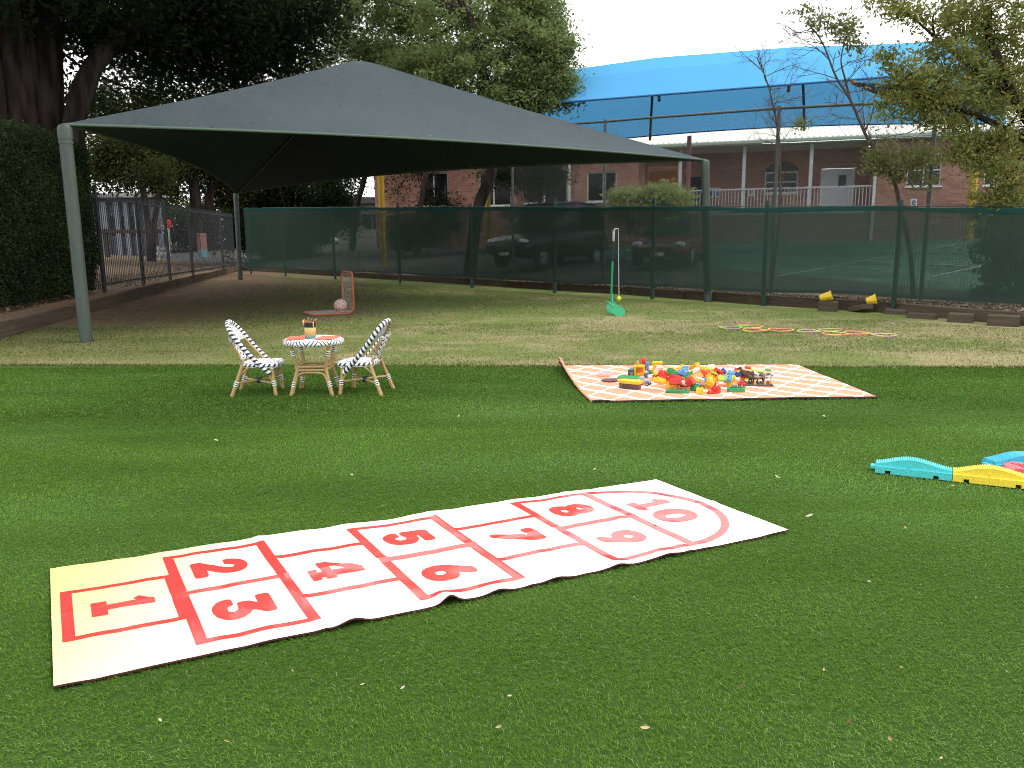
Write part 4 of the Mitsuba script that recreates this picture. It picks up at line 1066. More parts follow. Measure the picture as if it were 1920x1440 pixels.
obj('arm', MB().add(*tube([SP(1.0), arm], .008, 8)[:2], col=(.55, .55, .55)), 'm_plastic', ks, smooth=40, vc=True)
obj('tether', MB().add(*tube([arm, arm * .5 + bl * .5 + A(.004, 0, 0), bl], .0055, 6)[:2], col=(.6, .62, .6)), 'm_plastic', ks, vc=True)
obj('ball', MB().add(np.array(trimesh.creation.icosphere(3, .045).vertices) + bl, trimesh.creation.icosphere(3, .045).faces, col=(.55, .75, .03)), 'm_plastic', ks, smooth=True, vc=True)
def bat(foot, tilt, lean, label):
    k = thing('paddle_bat', label, 'bat', None)
    R = rotz(lean) @ rotx(-.45) @ roty(tilt)
    o = foot + A(0, 0, .0)
    n = 28; outer = Polygon([(.105 * math.cos(a), .125 + .125 * math.sin(a)) for a in np.arange(n) / n * 2 * math.pi])
    ring = outer.difference(affinity.scale(outer, .86, .88))
    TOF = rotx(math.pi / 2)
    f1 = MB(); v, f = prism(ring, .018, R @ TOF, o); f1.add(v, f, col=(.02, .38, .17)); obj('rim', f1, 'm_plastic', k, vc=True)
    f1 = MB(); v, f = prism(affinity.scale(outer, .87, .89), .005, R @ TOF, o + R @ A(0, -.006, 0)); f1.add(v, f, col=(.02, .33, .14)); obj('face', f1, 'm_plastic', k, vc=True)
    for q in np.linspace(-.07, .07, 6):
        f1 = MB(); hl = .1 * math.sqrt(1 - (q / .105) ** 2); v, f = prism(sbox(q - .004, .125 - hl, q + .004, .125 + hl), .012, R @ TOF, o + R @ A(0, -.002, 0)); f1.add(v, f, col=(.03, .42, .20)); obj('rib', f1, 'm_plastic', k, vc=True)
    f1 = MB(); f1.add(*tube([o + R @ A(0, -.009, .24), o + R @ A(0, -.009, .29), o + R @ A(0, -.009, .40)], [.022, .016, .017], 10)[:2], col=(.02, .36, .16)); obj('handle', f1, 'm_plastic', k, smooth=40, vc=True)
bat(gp(1148, 590), .10, .15, 'green plastic bat leaning against the pole, the left of two')
bat(gp(1169, 592) + A(0, -.03, 0), -.80, .1, 'green plastic bat leaning to the left, the right of two')
# ------------------------------------------------------------------ hoops
hoops = [(205, 127, 108, 'a'), (397, 117, 122, 'b'), (447, 153, 118, 'b'), (697, 150, 120, 'b'), (970, 163, 108, 'c'), (1175, 150, 108, 'a'), (1232, 188, 128, 'b'), (1440, 180, 120, 'b'), (1692, 198, 115, 'c')]
hl = ['green and purple hoop at the left end of the row', 'orange hoop behind its neighbour, second from the left in the row', 'orange and yellow hoop in front of its neighbour, third in the row from the left', 'orange and yellow hoop on its own left of the gap in the row', 'pale green hoop just right of the gap in the row',
      'purple and green hoop at the back of the right-hand cluster', 'bright orange hoop at the front of the right-hand cluster', 'yellow and orange hoop second in the row from the right', 'pale yellow and pink hoop at the right end of the row']
pal = dict(a=[(.42, .55, .16), (.45, .22, .36), (.42, .55, .16)], b=[(.78, .30, .14), (.78, .58, .14), (.72, .24, .20)], c=[(.62, .62, .22), (.60, .30, .42), (.45, .58, .2)])
for q, (zx, zy, hwp, ty) in enumerate(hoops):
    px, py = 1330 + zx * .1927, 590 + zy * .1929
    c = gp(px, py, .02); r = hwp * .1927 / FPX * c[1] * .98
    k = thing('hoop', hl[q], 'hoop', 'hoops laid on the lawn')
    off = [0, .4, 2.1, 1.2, 3.0, .8, 2.6, 1.9, .2][q]
    for s in range(6):
        aa = off + np.linspace(s, s + .985, 13) * math.pi / 3
        P = np.stack([c[0] + r * np.cos(aa), c[1] + r * np.sin(aa), .026 + .006 * np.cos(aa * 2 + off)], 1)
        obj('segment', MB().add(*tube(P, .0085, 8)[:2], col=pal[ty][s % 3]), 'm_plastic', k, smooth=40, vc=True)
# ------------------------------------------------------------------ balance path
def wave_block(a, b, w, col, label, hump=.036, flip=False):
    k = thing('balance_block', label, 'balance block')
    d = unit((b - a) * A(1, 1, 0)); L = np.linalg.norm(b - a); s = A(-d[1], d[0], 0)
    base, flange = .040, .014
    a, b = a + A(0, 0, .012), b + A(0, 0, .012)
    def ht(t): return base + .011 + hump * math.sin(math.pi * np.clip((t - .0) / 1.0, 0, 1)) ** 1.7 * (1.25 - .5 * t)
    R = np.stack([d, A(0, 0, 1), -s], 1)                        # x along, y up, z towards the viewer side
    outline = [(0, 0)]
    for c in (.17, .80): outline += [((c - .035) * L, 0), ((c - .035) * L, .019), ((c + .035) * L, .019), ((c + .035) * L, 0)]
    outline += [(L, 0), (L, base), (0, base)]
    pl = Polygon(outline)
    v, f = prism(pl, w, R, a + s * w)
    obj('base', MB().add(v, f, col=col), 'm_plastic', k, vc=True)
    top = [(t * L, ht(t)) for t in np.linspace(0, 1, 60)]
    pl = Polygon([(0, base - .002)] + top + [(L, base - .002)])
    v, f = prism(pl, w - 2 * flange, R, a + s * (w - flange))
    obj('hump', MB().add(v, f, col=A(*col) * 1.0), 'm_plastic', k, vc=True, smooth=25)
    mb = MB()
    for t in np.linspace(.015, .985, 34):
        c = a + d * t * L + s * w / 2 + A(0, 0, ht(t) + .001)
        sl = math.atan2((ht(min(t + .01, 1)) - ht(max(t - .01, 0))), .02 * L)
        mb.add(*bbox(c, (.0085, w - 2 * flange + .004, .009), .002, np.stack([d * math.cos(sl) + A(0, 0, math.sin(sl)), s, -d * math.sin(sl) + A(0, 0, math.cos(sl))], 1)), col=col)
    lab(obj('tread_rib', mb, 'm_plastic', k, vc=True), kind='stuff')
    mb = MB(); mb.add(*bbox(a + d * .45 * L + s * (flange - .004) + A(0, 0, base + .012), (.006, .01, .018), .002, rotz(math.atan2(d[1], d[0]))), col=A(*col) * .9)
    obj('seam', mb, 'm_plastic', k, vc=True)
    mb = MB(); mb.add(*bbox(a - d * .012 + s * w / 2 + A(0, 0, .024), (.03, w * .45, .022), .004, rotz(math.atan2(d[1], d[0]))), col=col)
    obj('connector', mb, 'm_plastic', k, vc=True)
    return k
TUR, YLW, PK = (.08, .56, .60), (.84, .64, .06), (.80, .14, .18)
ba, bb = gp(1640, 890), gp(1784, 906)
bD2 = unit((bb - ba) * A(1, 1, 0)); Lb = np.linalg.norm(bb - ba)
wave_block(ba, bb, .105, TUR, 'turquoise humped balance block lying on the turf near the right edge')
wave_block(bb + bD2 * .004, bb + bD2 * (Lb + .004), .105, YLW, 'yellow humped balance block joined to the turquoise one at the right edge')
q0 = gp(1872, 890); 
wave_block(q0 + A(0, .02, 0), q0 + A(.42, .09, 0), .12, (.06, .45, .62), 'blue humped balance block behind the pink one, cut by the right edge of the frame', hump=.026)
kp = thing('balance_step', 'pink sloping balance step between the yellow and blue blocks at the right edge', 'balance step')
pa = gp(1884, 899); dpk = unit(A(.30, -.10, 0)); spk = A(-dpk[1], dpk[0], 0)
Rk = np.stack([dpk, A(0, 0, 1), -spk], 1)
pl = Polygon([(0, 0), (.30, 0), (.30, .035), (.27, .055), (.06, .068), (.02, .055)])
v, f = prism(pl, .15, Rk, pa + spk * .15); obj('wedge', MB().add(v, f, col=PK), 'm_plastic', kp, vc=True)
for q in range(6):
    c = pa + dpk * (.08 + q * .03) + spk * .075 + A(0, 0, .0685 - q * .0018)
    obj('grip_rib', MB().add(*bbox(c, (.012, .10, .007), .002, rotz(math.atan2(dpk[1], dpk[0]) + .5)), col=(.62, .05, .09)), 'm_plastic', kp, vc=True)
# ------------------------------------------------------------------ timber stumps and yellow cones by the edging
r13 = np.random.default_rng(13)
stumps = [(1546, 584, 28, .19, 'upright timber block against the edging, the farthest to the left'), (1607, 586, 38, .10, 'sloping timber offcut leaning against the edging'), (1675, 590, 34, .10, 'low flat timber block right of the sloping offcut'), (1723, 598, 44, .09, 'long flat timber block in the middle of the row'),
          (1795, 605, 36, .15, 'square timber block third in the row from the right'), (1833, 603, 30, .10, 'low timber block second in the row from the right'), (1875, 612, 46, .17, 'large timber block at the right end of the row')]
for q, (px, py, wpx, h, lb) in enumerate(stumps):
    P = gp(px, py); w = wpx / FPX * P[1]
    k = thing('timber_block', lb, 'timber block', 'timber blocks along the edging')
    R = rotz(math.atan2(FD[1], FD[0]) + r13.normal(0, .15))
    if q == 1: R = R @ roty(.22)
    obj('block', MB().add(*bbox(P + FN * .12 + A(0, 0, h / 2 - .01 + (.03 if q == 1 else 0)), (w * 1.15, .22, h), .014, R)), 'm_sleeper', k)
for px, py, h, lb in ((1549, 563, .26, 'yellow ribbed toy bucket tipped over on the gravel, the left of two'), (1637, 569, .20, 'yellow ribbed toy bucket half sunk in the gravel, the right of two')):
    P = gp(px, py, .2); k = thing('toy_bucket', lb, 'toy bucket')
    ax = unit(A(.75, -.35, .22)); x = unit(np.cross(ax, A(0, 0, 1))); Rm = np.stack([x, np.cross(ax, x), ax], 1)
    v, f = lathe([(0, 0), (.05, 0), (.052, .01), (.082, h * .72), (.09, h * .73), (.092, h * .8), (.084, h * .8), (.075, h * .7), (.046, .02), (0, .02)], 24)
    rib = 1 + .05 * np.sign(np.sin(np.arctan2(v[:, 1], v[:, 0]) * 12)); v[:, :2] *= rib[:, None]
    obj('pail', MB().add(v @ Rm.T + P + A(-.12, 0, .045), f, col=(.70, .50, .02)), 'm_plastic', k, smooth=30, vc=True)
# ------------------------------------------------------------------ fallen leaves
r14 = np.random.default_rng(14)
spots = [(1518, 968, 1.2, 0), (1457, 895, 1.1, 0), (1787, 911, 1.1, 1), (1634, 893, 1.3, 1), (1838, 738, 1.1, 2), (1826, 743, .8, 2), (962, 833, 1.0, 1), (720, 948, 1.0, 1), (190, 778, .8, 0), (405, 825, .8, 0), (660, 890, .7, 0), (755, 1290, .9, 0), (955, 1305, .9, 0), (935, 1363, .8, 1), (1210, 1365, 1.2, 1), (1545, 1256, .7, 1), (1690, 1252, .7, 1), (1592, 1352, .8, 2), (1670, 1386, .8, 1), (1765, 1422, .9, 1), (1392, 1288, .7, 2), (425, 1390, .8, 1), (548, 1258, .6, 1), (300, 1350, .7, 0), (680, 1283, .7, 0), (1888, 1260, .7, 0), (1480, 808, .7, 0), (1718, 812, .8, 1), (1545, 780, .7, 0), (1820, 820, .7, 1), (1115, 880, .7, 0), (860, 780, .6, 0), (270, 740, .6, 0), (560, 800, .6, 1),
         (790, 700, .7, 0), (1475, 605, 1.5, 0), (1500, 612, 1.2, 0), (1600, 607, 1.2, 0), (1710, 610, 1.2, 1), (1840, 625, 1.3, 2), (1705, 648, 1.2, 2), (660, 605, 1.3, 0), (590, 572, 1.2, 0), (885, 560, 1.2, 0), (900, 545, 1.2, 0), (1330, 600, 1.1, 0), (1250, 612, 1.1, 1), (720, 545, 1.2, 0), (1010, 520, 1.0, 0), (1190, 1120, .6, 1), (1630, 1090, .7, 0), (1830, 1120, .6, 0)]
lc = [A(.48, .44, .33), A(.42, .29, .17), A(.16, .085, .05)]
for q in range(8):
    spots.append((r14.uniform(30, 1900), 690 + 730 * r14.random() ** 1.5, r14.uniform(.4, .7), int(r14.integers(0, 3))))
for px, py, s, ci in spots:
    P = gp(px, py, .03)
    if py > 1000 and 90 < px < 1480 and py < 1300 - (px - 100) * .21 and py > 1075 - (px - 95) * .15: continue
    if 1040 < px < 1650 and 684 < py < 760: continue
    where = 'worn lawn' if py < 684 else 'turf behind the hopscotch mat' if py < 905 else 'turf right of the hopscotch mat' if px > 1400 and py < 1100 else 'turf in front of the hopscotch mat' if px < 1000 else 'turf at the bottom right of the picture'
    side = 'left' if px < 640 else 'right' if px > 1280 else 'middle'
    lbq = f"{['pale', 'tan', 'dark brown'][ci]} dry fallen leaf on the {where}" + (f', in the {side} part' if py < 905 else '')
    k = thing('fallen_leaf', lbq, 'leaf', lbq)
    L = .035 * s * (.65 if py > 1050 else 1.); W = L * r14.uniform(.4, .6); yaw = r14.uniform(0, 6.28); curl = r14.uniform(.2, .7)
    def lf(u, v):
        w = W / 2 * np.sin(np.pi * np.clip(u, .03, .97)) ** .8
        x = (u - .5) * L; y = (2 * v - 1) * w
        z = curl * (np.abs(2 * v - 1) * w * .9 + (u - .5) ** 2 * L) 
        return np.stack([x, y, z], 1)
    V, F, _ = grid(lf, 7, 5)
    R = rotz(yaw) @ rotx(r14.normal(0, .3)) @ roty(r14.normal(0, .25))
    obj('blade', MB().add(V @ R.T + P, F, col=lc[ci] * r14.uniform(.75, 1.2)), 'm_rough', k, smooth=True, vc=True)

# ------------------------------------------------------------------ foliage
def crown(mb, blobs, per, L, W, lo, hi, rng, clump=.42, flat=.45, extra=None, shell=.5):
    """blobs: (centre, radii, clumps)"""
    lo, hi = A(*lo), A(*hi); tips = []
    for c, rad, n in blobs:
        d = unit(rng.normal(size=(n, 3))); r = rng.random(n) ** shell
        C = np.asarray(c) + d * np.asarray(rad) * r[:, None]
        tips.append(C)
        m = rng.poisson(per, n)
        idx = np.repeat(np.arange(n), m)
        s = clump * rng.uniform(.5, 1.35, n)
        P = C[idx] + rng.normal(size=(len(idx), 3)) * (s[idx] * .55)[:, None] * A(1, 1, .7)
        tone = rng.random(n)[idx] * .7 + rng.random(len(idx)) * .3
        col = lo + (hi - lo) * tone[:, None]
        if extra is not None:
            pick = rng.random(len(idx)) < extra[1]; col[pick] = A(*extra[0]) * rng.uniform(.6, 1.3, (pick.sum(), 1))
        leaves(mb, P, L * rng.uniform(.6, 1.25, len(P)), W * rng.uniform(.6, 1.25, len(P)), col, rng, flat)
    return np.vstack(tips)
def limb(mb, pts, r0, r1, n=8, rough=.0, rng=None):
    P = curve(pts, 6)
    r = np.linspace(r0, r1, len(P))
    V, F, _ = tube(P, r, n)
    if rough and rng is not None: V = V + (meshkit.noise(V * A(5, 5, .8), 3) - .5)[:, None] * rough * unit(V - P[np.minimum(np.arange(len(V)) // n, len(P) - 1)])
    mb.add(V, F)
def tree(name, label, trunks, blobs, per, L, W, lo, hi, seed, clump=.42, flat=.45, extra=None, limbs=14, limb_r=.05, cat='tree', group=None, shell=.5, rough=0.):
    rng = np.random.default_rng(seed)
    k = thing(name, label, cat, group)
    mbc = MB(); tips = crown(mbc, blobs, per, L, W, lo, hi, rng, clump, flat, extra, shell)
    for pts, r0, r1 in trunks:
        mb = MB(); limb(mb, pts, r0, r1, 12, rough, rng); obj('trunk', mb, 'm_bark', k, smooth=60)
    if limbs:
        mb = MB(); path = np.vstack([curve(p, 6)[len(p) * 3:] for p, _, _ in trunks])
        for q in rng.choice(len(tips), min(limbs, len(tips)), replace=False):
            b = tips[q]; cand = path[path[:, 2] < b[2] + .3]
            s = (cand if len(cand) else path)[np.argmin(np.linalg.norm((cand if len(cand) else path) - b, axis=1))]
            m = (s + b) / 2 + rng.normal(0, .12 * np.linalg.norm(b - s), 3) + A(0, 0, .08 * np.linalg.norm(b - s))
            limb(mb, [s, m, b], limb_r * rng.uniform(.6, 1.3), limb_r * .2, 6)
        obj('branches', mb, 'm_bark', k, smooth=60)
    lab(obj('crown', mbc, 'm_leaf', k, vc=True))
    return k
def pb(px, py, Y, r, n, squash=1.0, ry=None):             # a clump of crown around a pixel, r in pixels of the photograph
    c = dp(px, py, Y); m = r / FPX * Y
    return c, (m, ry or m, m * squash), n
# hedge
hx = lambda x, off: (lambda d: EYE + d * (((LL[0] + LN * off - EYE) @ LN) / (d @ LN)))(ray(x, 450))
ha, hb = hx(-120, .50), hx(178, .50)
hL = np.linalg.norm((hb - ha)[:2]); hD = LD
kh = thing('clipped_hedge', 'tall clipped dark green hedge along the left edge of the yard', 'hedge')
za, zb = 3.42, dp(140, 250, hx(140, .5)[1])[2]
def hz(t): return np.interp(t, [0, hL], [za - .15, zb + .05])
def hface(u, v):
    t = u * hL; z = .32 + v * (hz(t) - .32)
    P = ha * A(1, 1, 0) + hD * t[:, None]
    P[:, 2] = z
    b = meshkit.fbm(np.stack([t * .8, z * .9, 0 * z], 1), 3, 6)
    return P + LN * (.10 + .30 * (b - .5) - .12 * np.sin(np.pi * np.clip(v, 0, 1)) + .25 * np.clip((v - .9) / .1, 0, 1) ** 2)[:, None]
mb = MB()
mb.add(*grid(hface, 50, 30)[:2])
mb.add(*grid(lambda u, v: hface(u, np.ones_like(u)) + LN * (v * 1.8)[:, None], 30, 6)[:2])
mb.add(*grid(lambda u, v: hface(np.ones_like(u), v) + LN * (u * 1.8)[:, None], 8, 20)[:2])
obj('core', mb.add(*grid(lambda u, v: hface(u, v) + LN * 1.8, 20, 8)[:2]), M('m_core', **two(dict(type='diffuse', reflectance=rgb(.010, .014, .008)))), kh)
rng = np.random.default_rng(31); mb = MB()
n = 60000; u, v = rng.random(n), rng.random(n)
P = hface(u, v) - LN * (rng.normal(.02, .05, n))[:, None]
tone = meshkit.fbm(P * 1.6, 3, 2)
def hcol(n, tone): return (A(.022, .038, .018) + (A(.075, .105, .050) - A(.022, .038, .018)) * (rng.random(n) ** 1.5)[:, None]) * (.6 + .8 * tone)[:, None]
leaves(mb, P, rng.uniform(.04, .085, n), rng.uniform(.025, .045, n), hcol(n, tone), rng, .2)
n = 14000; u, v = rng.random(n), rng.random(n)
P = hface(u, np.ones(n)) + LN * (v * 1.7)[:, None] + A(0, 0, 1) * rng.normal(.03, .06, n)[:, None]
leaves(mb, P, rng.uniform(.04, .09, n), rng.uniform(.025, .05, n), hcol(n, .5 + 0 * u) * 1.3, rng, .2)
n = 9000; u, v = rng.random(n), rng.random(n)
P = hface(np.ones(n), v) + LN * (u * 1.7)[:, None] + hD * rng.normal(.03, .07, n)[:, None]
leaves(mb, P, rng.uniform(.04, .085, n), rng.uniform(.025, .045, n), hcol(n, .5 + 0 * u), rng, .2)
obj('foliage', mb, 'm_leaf', kh, vc=True)
# the big dark trees on the left
D1, D2 = (.010, .016, .008), (.034, .052, .022)
tree('fig_tree', 'huge dark tree with several thick trunks behind the hedge on the left',
     [([dp(38, 560, 18.5), dp(40, 300, 18.5), dp(28, 120, 18.5), dp(5, -60, 18.3), dp(-30, -260, 18)], .52, .34), ([dp(100, 560, 18.9), dp(96, 300, 18.9), dp(88, 150, 19), dp(96, -20, 19.2), dp(120, -200, 19.4)], .40, .27),
      ([dp(138, 560, 18.6), dp(140, 330, 18.6), dp(146, 200, 18.7), dp(190, 105, 19), dp(250, 45, 19.6), dp(350, -40, 20.5)], .30, .15), ([dp(-20, 560, 18), dp(-10, 300, 18), dp(-25, 100, 18), dp(-90, -100, 17.6)], .34, .22)],
     [(dp(60, -60, 19), (5.5, 5, 2.2), 190), (dp(300, -50, 21), (4.5, 4, 2.2), 200), (dp(330, 60, 24), (2.5, 2, 1.2), 30), (dp(470, 60, 23), (2.9, 2.8, 1.6), 150), (dp(200, 190, 25), (2.0, 2, .9), 16), (dp(340, 150, 26), (2.6, 1.6, .9), 26), (A(-11.5, 14, 9.3), (5, 5, 1.6), 150), (A(-8, 8.5, 8.6), (4.6, 4.2, 1.3), 170), (A(-7, 13, 9.2), (3.6, 3.2, 1.3), 110), (dp(150, 40, 22), (2.5, 2, 1.3), 36)],
     120, .17, .085, D1, D2, 41, clump=.75, limbs=30, limb_r=.07, rough=.10)
tree('dark_tree', 'dark spreading tree seen behind the bar fence under the shade sail', [([dp(372, 470, 38), dp(368, 390, 38), dp(362, 330, 38), dp(350, 250, 38)], .30, .18), ([dp(398, 470, 38.5), dp(392, 380, 38.5), dp(402, 330, 38.5), dp(420, 240, 38.5)], .24, .14)],
     [pb(215, 300, 36, 62, 70, .9), pb(300, 305, 38, 75, 90, .8), pb(390, 290, 39, 75, 90, .8), pb(420, 345, 40, 40, 40), pb(260, 230, 40, 100, 90, .7), pb(450, 240, 42, 110, 120, .8)],
     105, .20, .10, (.016, .024, .010), (.075, .085, .030), 42, clump=.8, limbs=24, limb_r=.06, extra=((.14, .12, .03), .05))
tree('dark_tree', 'dark dense tree behind the far left end of the green screen', [([dp(545, 480, 44), dp(540, 380, 44), dp(548, 250, 44)], .28, .16)],
     [pb(500, 370, 43, 60, 70), pb(560, 350, 44, 70, 90), pb(620, 340, 45, 45, 60, 1.2), pb(540, 440, 43, 75, 90, .7), pb(635, 400, 46, 35, 40, 1.2), pb(470, 430, 42, 50, 50)],
     110, .20, .10, (.012, .020, .009), (.045, .060, .026), 43, clump=.8, limbs=12)
tree('dark_tree', 'tree with thin leaning trunks beside the yellow padded pole', [([dp(660, 470, 40), dp(668, 390, 40), dp(684, 330, 40), dp(700, 220, 40)], .17, .11), ([dp(782, 480, 36), dp(788, 390, 36), dp(800, 300, 36), dp(790, 180, 36)], .15, .10)],
     [pb(700, 250, 40, 95, 120, .6), pb(800, 330, 38, 55, 60, .8), pb(760, 350, 38, 35, 30), pb(830, 400, 37, 50, 50, .9), pb(770, 430, 37, 45, 35)],
     100, .17, .085, (.014, .022, .010), (.05, .068, .03), 44, clump=.65, limbs=16, limb_r=.04)
tree('green_tree', 'large mid green tree rising behind the peak of the shade sail', [([dp(880, 520, 24.6), dp(897, 390, 24.6), dp(924, 310, 24.6), dp(915, 180, 24.6), dp(880, 30, 24.6)], .20, .12), ([dp(1000, 300, 25.2), dp(985, 180, 25.2), dp(1000, 60, 25.2)], .10, .05)],
     [pb(880, 90, 25.2, 150, 210, .75), pb(800, 150, 24.6, 95, 100, .7), pb(1000, 120, 24.8, 72, 120, 1.05), pb(1010, 40, 25.2, 45, 55), pb(960, 20, 26, 90, 100, .8), pb(1045, 170, 24.6, 38, 45, .7), pb(760, 60, 28, 110, 110, .8), pb(660, 30, 28, 120, 110, .8), pb(1030, 100, 24.8, 48, 60, 1.0), pb(700, 120, 27, 70, 60, .7), pb(770, -90, 27, 200, 190, .6), pb(560, 60, 29, 110, 80, .8), pb(960, 190, 24.8, 90, 80, .35)],
     78, .15, .06, (.10, .145, .055), (.31, .39, .155), 45, clump=.36, limbs=30, limb_r=.05)
tree('young_tree', 'young tree with a round crown in front of the brick wall', [([dp(1013, 500, 27), dp(1012, 390, 27), dp(1014, 345, 27), dp(1018, 300, 27)], .07, .04)],
     [pb(1030, 335, 27, 36, 34, .8), pb(985, 345, 27.3, 38, 30, .8), pb(1010, 310, 27, 40, 32, .6), pb(940, 325, 28, 40, 22, .6)], 80, .12, .055, (.03, .045, .02), (.085, .11, .045), 46, clump=.42, limbs=10, limb_r=.02)
# distant trees closing the view on the left
for q, (px, py, Y, r, sq, lb) in enumerate(((150, 400, 62, 80, .8, 'distant tree at the left behind the grey building'), (310, 395, 66, 80, .7, 'distant tree between the grey building and the dark trees'), (430, 410, 64, 70, 1.0, 'distant dark tree at the left end of the green screen'), (365, 440, 63, 55, .9, 'low distant tree behind the banner'), (600, 425, 66, 70, .8, 'distant tree hidden behind the left half of the screen'), (40, 380, 60, 100, .9, 'distant tree hidden behind the hedge'))):
    tree('distant_tree', lb, [([dp(px, 470, Y), dp(px + 4, 420, Y), dp(px, py - 20, Y)], .3, .15)], [pb(px, py, Y, r, 90, sq)], 70, .30, .16, (.02, .03, .014), (.07, .085, .035), 50 + q, clump=1.0, limbs=8)
# olive tree leaning in from the right
tree('olive_tree', 'olive green tree with yellowing leaves hanging in at the right edge', [([dp(2010, 590, 14), dp(2000, 400, 13.6), dp(1960, 280, 13.3), dp(1905, 190, 13), dp(1850, 60, 13)], .13, .05), ([dp(1960, 280, 13.3), dp(1850, 225, 13), dp(1760, 190, 12.8), dp(1680, 165, 12.6)], .06, .02), ([dp(1905, 190, 13), dp(1800, 110, 13), dp(1720, 40, 12.8)], .05, .015)],
     [pb(1860, 60, 13, 95, 80), pb(1790, 30, 13, 60, 34), pb(1715, 15, 12.7, 55, 17, .5), pb(1700, 150, 12.6, 46, 24, .7), pb(1760, 195, 12.8, 62, 46, .8), pb(1850, 190, 13, 80, 60), pb(1690, 200, 12.7, 36, 12, .7), pb(1890, 290, 13, 65, 50), pb(1815, 285, 12.9, 42, 26), pb(1760, 130, 12.8, 50, 28), pb(1870, 370, 13.2, 50, 36), pb(1900, 130, 13, 80, 50), pb(1925, 400, 13.4, 60, 40), pb(1668, 112, 12.6, 28, 7, .6), pb(1660, 10, 12.6, 36, 8, .5)],
     50, .088, .034, (.12, .145, .042), (.34, .37, .125), 60, clump=.19, limbs=60, limb_r=.016, extra=((.28, .22, .05), .09), flat=.1)
tree('shrub', 'dark shrub behind the green screen at the right edge', [([dp(1890, 585, 14.5), dp(1893, 540, 14.5), dp(1896, 480, 14.5)], .03, .02)], [pb(1890, 520, 14.5, 50, 40, 1.2), pb(1870, 460, 14.6, 40, 26), pb(1910, 430, 14.4, 50, 34)], 80, .10, .04, (.018, .030, .014), (.05, .07, .03), 61, clump=.2, cat='shrub', limbs=12, limb_r=.012)
# two slight trees at the chain link fence
def twigs(mb, p, d, L, r, depth, rng, spread=.55):
    q = p + d * L * .5 + rng.normal(0, .04 * L, 3); e = p + d * L
    mb.add(*tube([p, q, e], [r, r * .8, r * .6], 5)[:2])
    if depth == 0: return [e]
    out = []
    for _ in range(rng.integers(2, 4)):
        d2 = unit(d + rng.normal(0, spread, 3) + A(0, 0, .12)); s = rng.uniform(.35, 1)
        out += twigs(mb, p + (e - p) * s, d2, L * rng.uniform(.55, .8), r * .6, depth - 1, rng, spread)
    return out
def slight(label, pts, r0, r1, twig_at, Lt, seed, depth=3):
    rng = np.random.default_rng(seed); k = thing('slender_tree', label, 'tree')
    mb = MB(); limb(mb, pts, r0, r1, 8); obj('trunk', mb, 'm_bark_pale', k, smooth=60)
    mb = MB(); P = curve(pts, 8); ends = []
    for s in twig_at:
        p = P[int(s * (len(P) - 1))]
        ends += twigs(mb, p, unit(rng.normal(0, 1, 3) * A(1, .7, .3) + A(0, 0, .55)), Lt * rng.uniform(.6, 1.2), r1 * .9, depth, rng)
    obj('twigs', mb, 'm_bark_pale', k)
    return k, np.array(ends)
Yb = on_fence(1445, .55)[1]
slight('nearly bare thin tree standing against the blue canopy', [dp(1444, 556, Yb), dp(1455, 470, Yb), dp(1463, 383, Yb), dp(1462, 290, Yb), dp(1459, 247, Yb), dp(1450, 200, Yb), dp(1437, 150, Yb), dp(1419, 108, Yb)], .034, .009, np.linspace(.35, .98, 26), .5, 70, 3)
Ys = on_fence(1700, .6)[1]
ks2, _ = slight('slender leaning tree with tufts of young leaves right of the bare one', [dp(1713, 560, Ys), dp(1706, 470, Ys), dp(1687, 385, Ys), dp(1673, 333, Ys), dp(1628, 262, Ys), dp(1594, 187, Ys), dp(1567, 143, Ys), dp(1543, 82, Ys), dp(1515, 42, Ys)], .046, .010, list(np.linspace(.45, .98, 22)), .5, 71, 3)
rng = np.random.default_rng(72); mb = MB()
limb(mb, [dp(1594, 187, Ys), dp(1585, 150, Ys), dp(1577, 110, Ys), dp(1590, 60, Ys)], .022, .008, 6)
limb(mb, [dp(1620, 250, Ys), dp(1635, 215, Ys), dp(1640, 180, Ys)], .018, .006, 6)
obj('side_branch', mb, 'm_bark_pale', ks2, smooth=60)
mb = MB(); crown(mb, [pb(1585, 55, Ys, 38, 22, .8), pb(1535, 45, Ys, 26, 10, .8), pb(1600, 80, Ys, 24, 8, .7), pb(1500, 20, Ys, 22, 4, .5), pb(1640, 300, Ys - .3, 30, 14, .8), pb(1670, 290, Ys - .3, 40, 20, .9), pb(1715, 305, Ys - .3, 44, 22, .7), pb(1680, 325, Ys - .3, 22, 9, .7), pb(1740, 300, Ys - .3, 30, 12), pb(1505, 232, Ys, 14, 5, .6), pb(1730, 335, Ys - .3, 25, 7, .6)], 24, .085, .038, (.10, .12, .045), (.25, .27, .12), rng, clump=.17, flat=.1)
obj('crown', mb, 'm_leaf', ks2, vc=True)
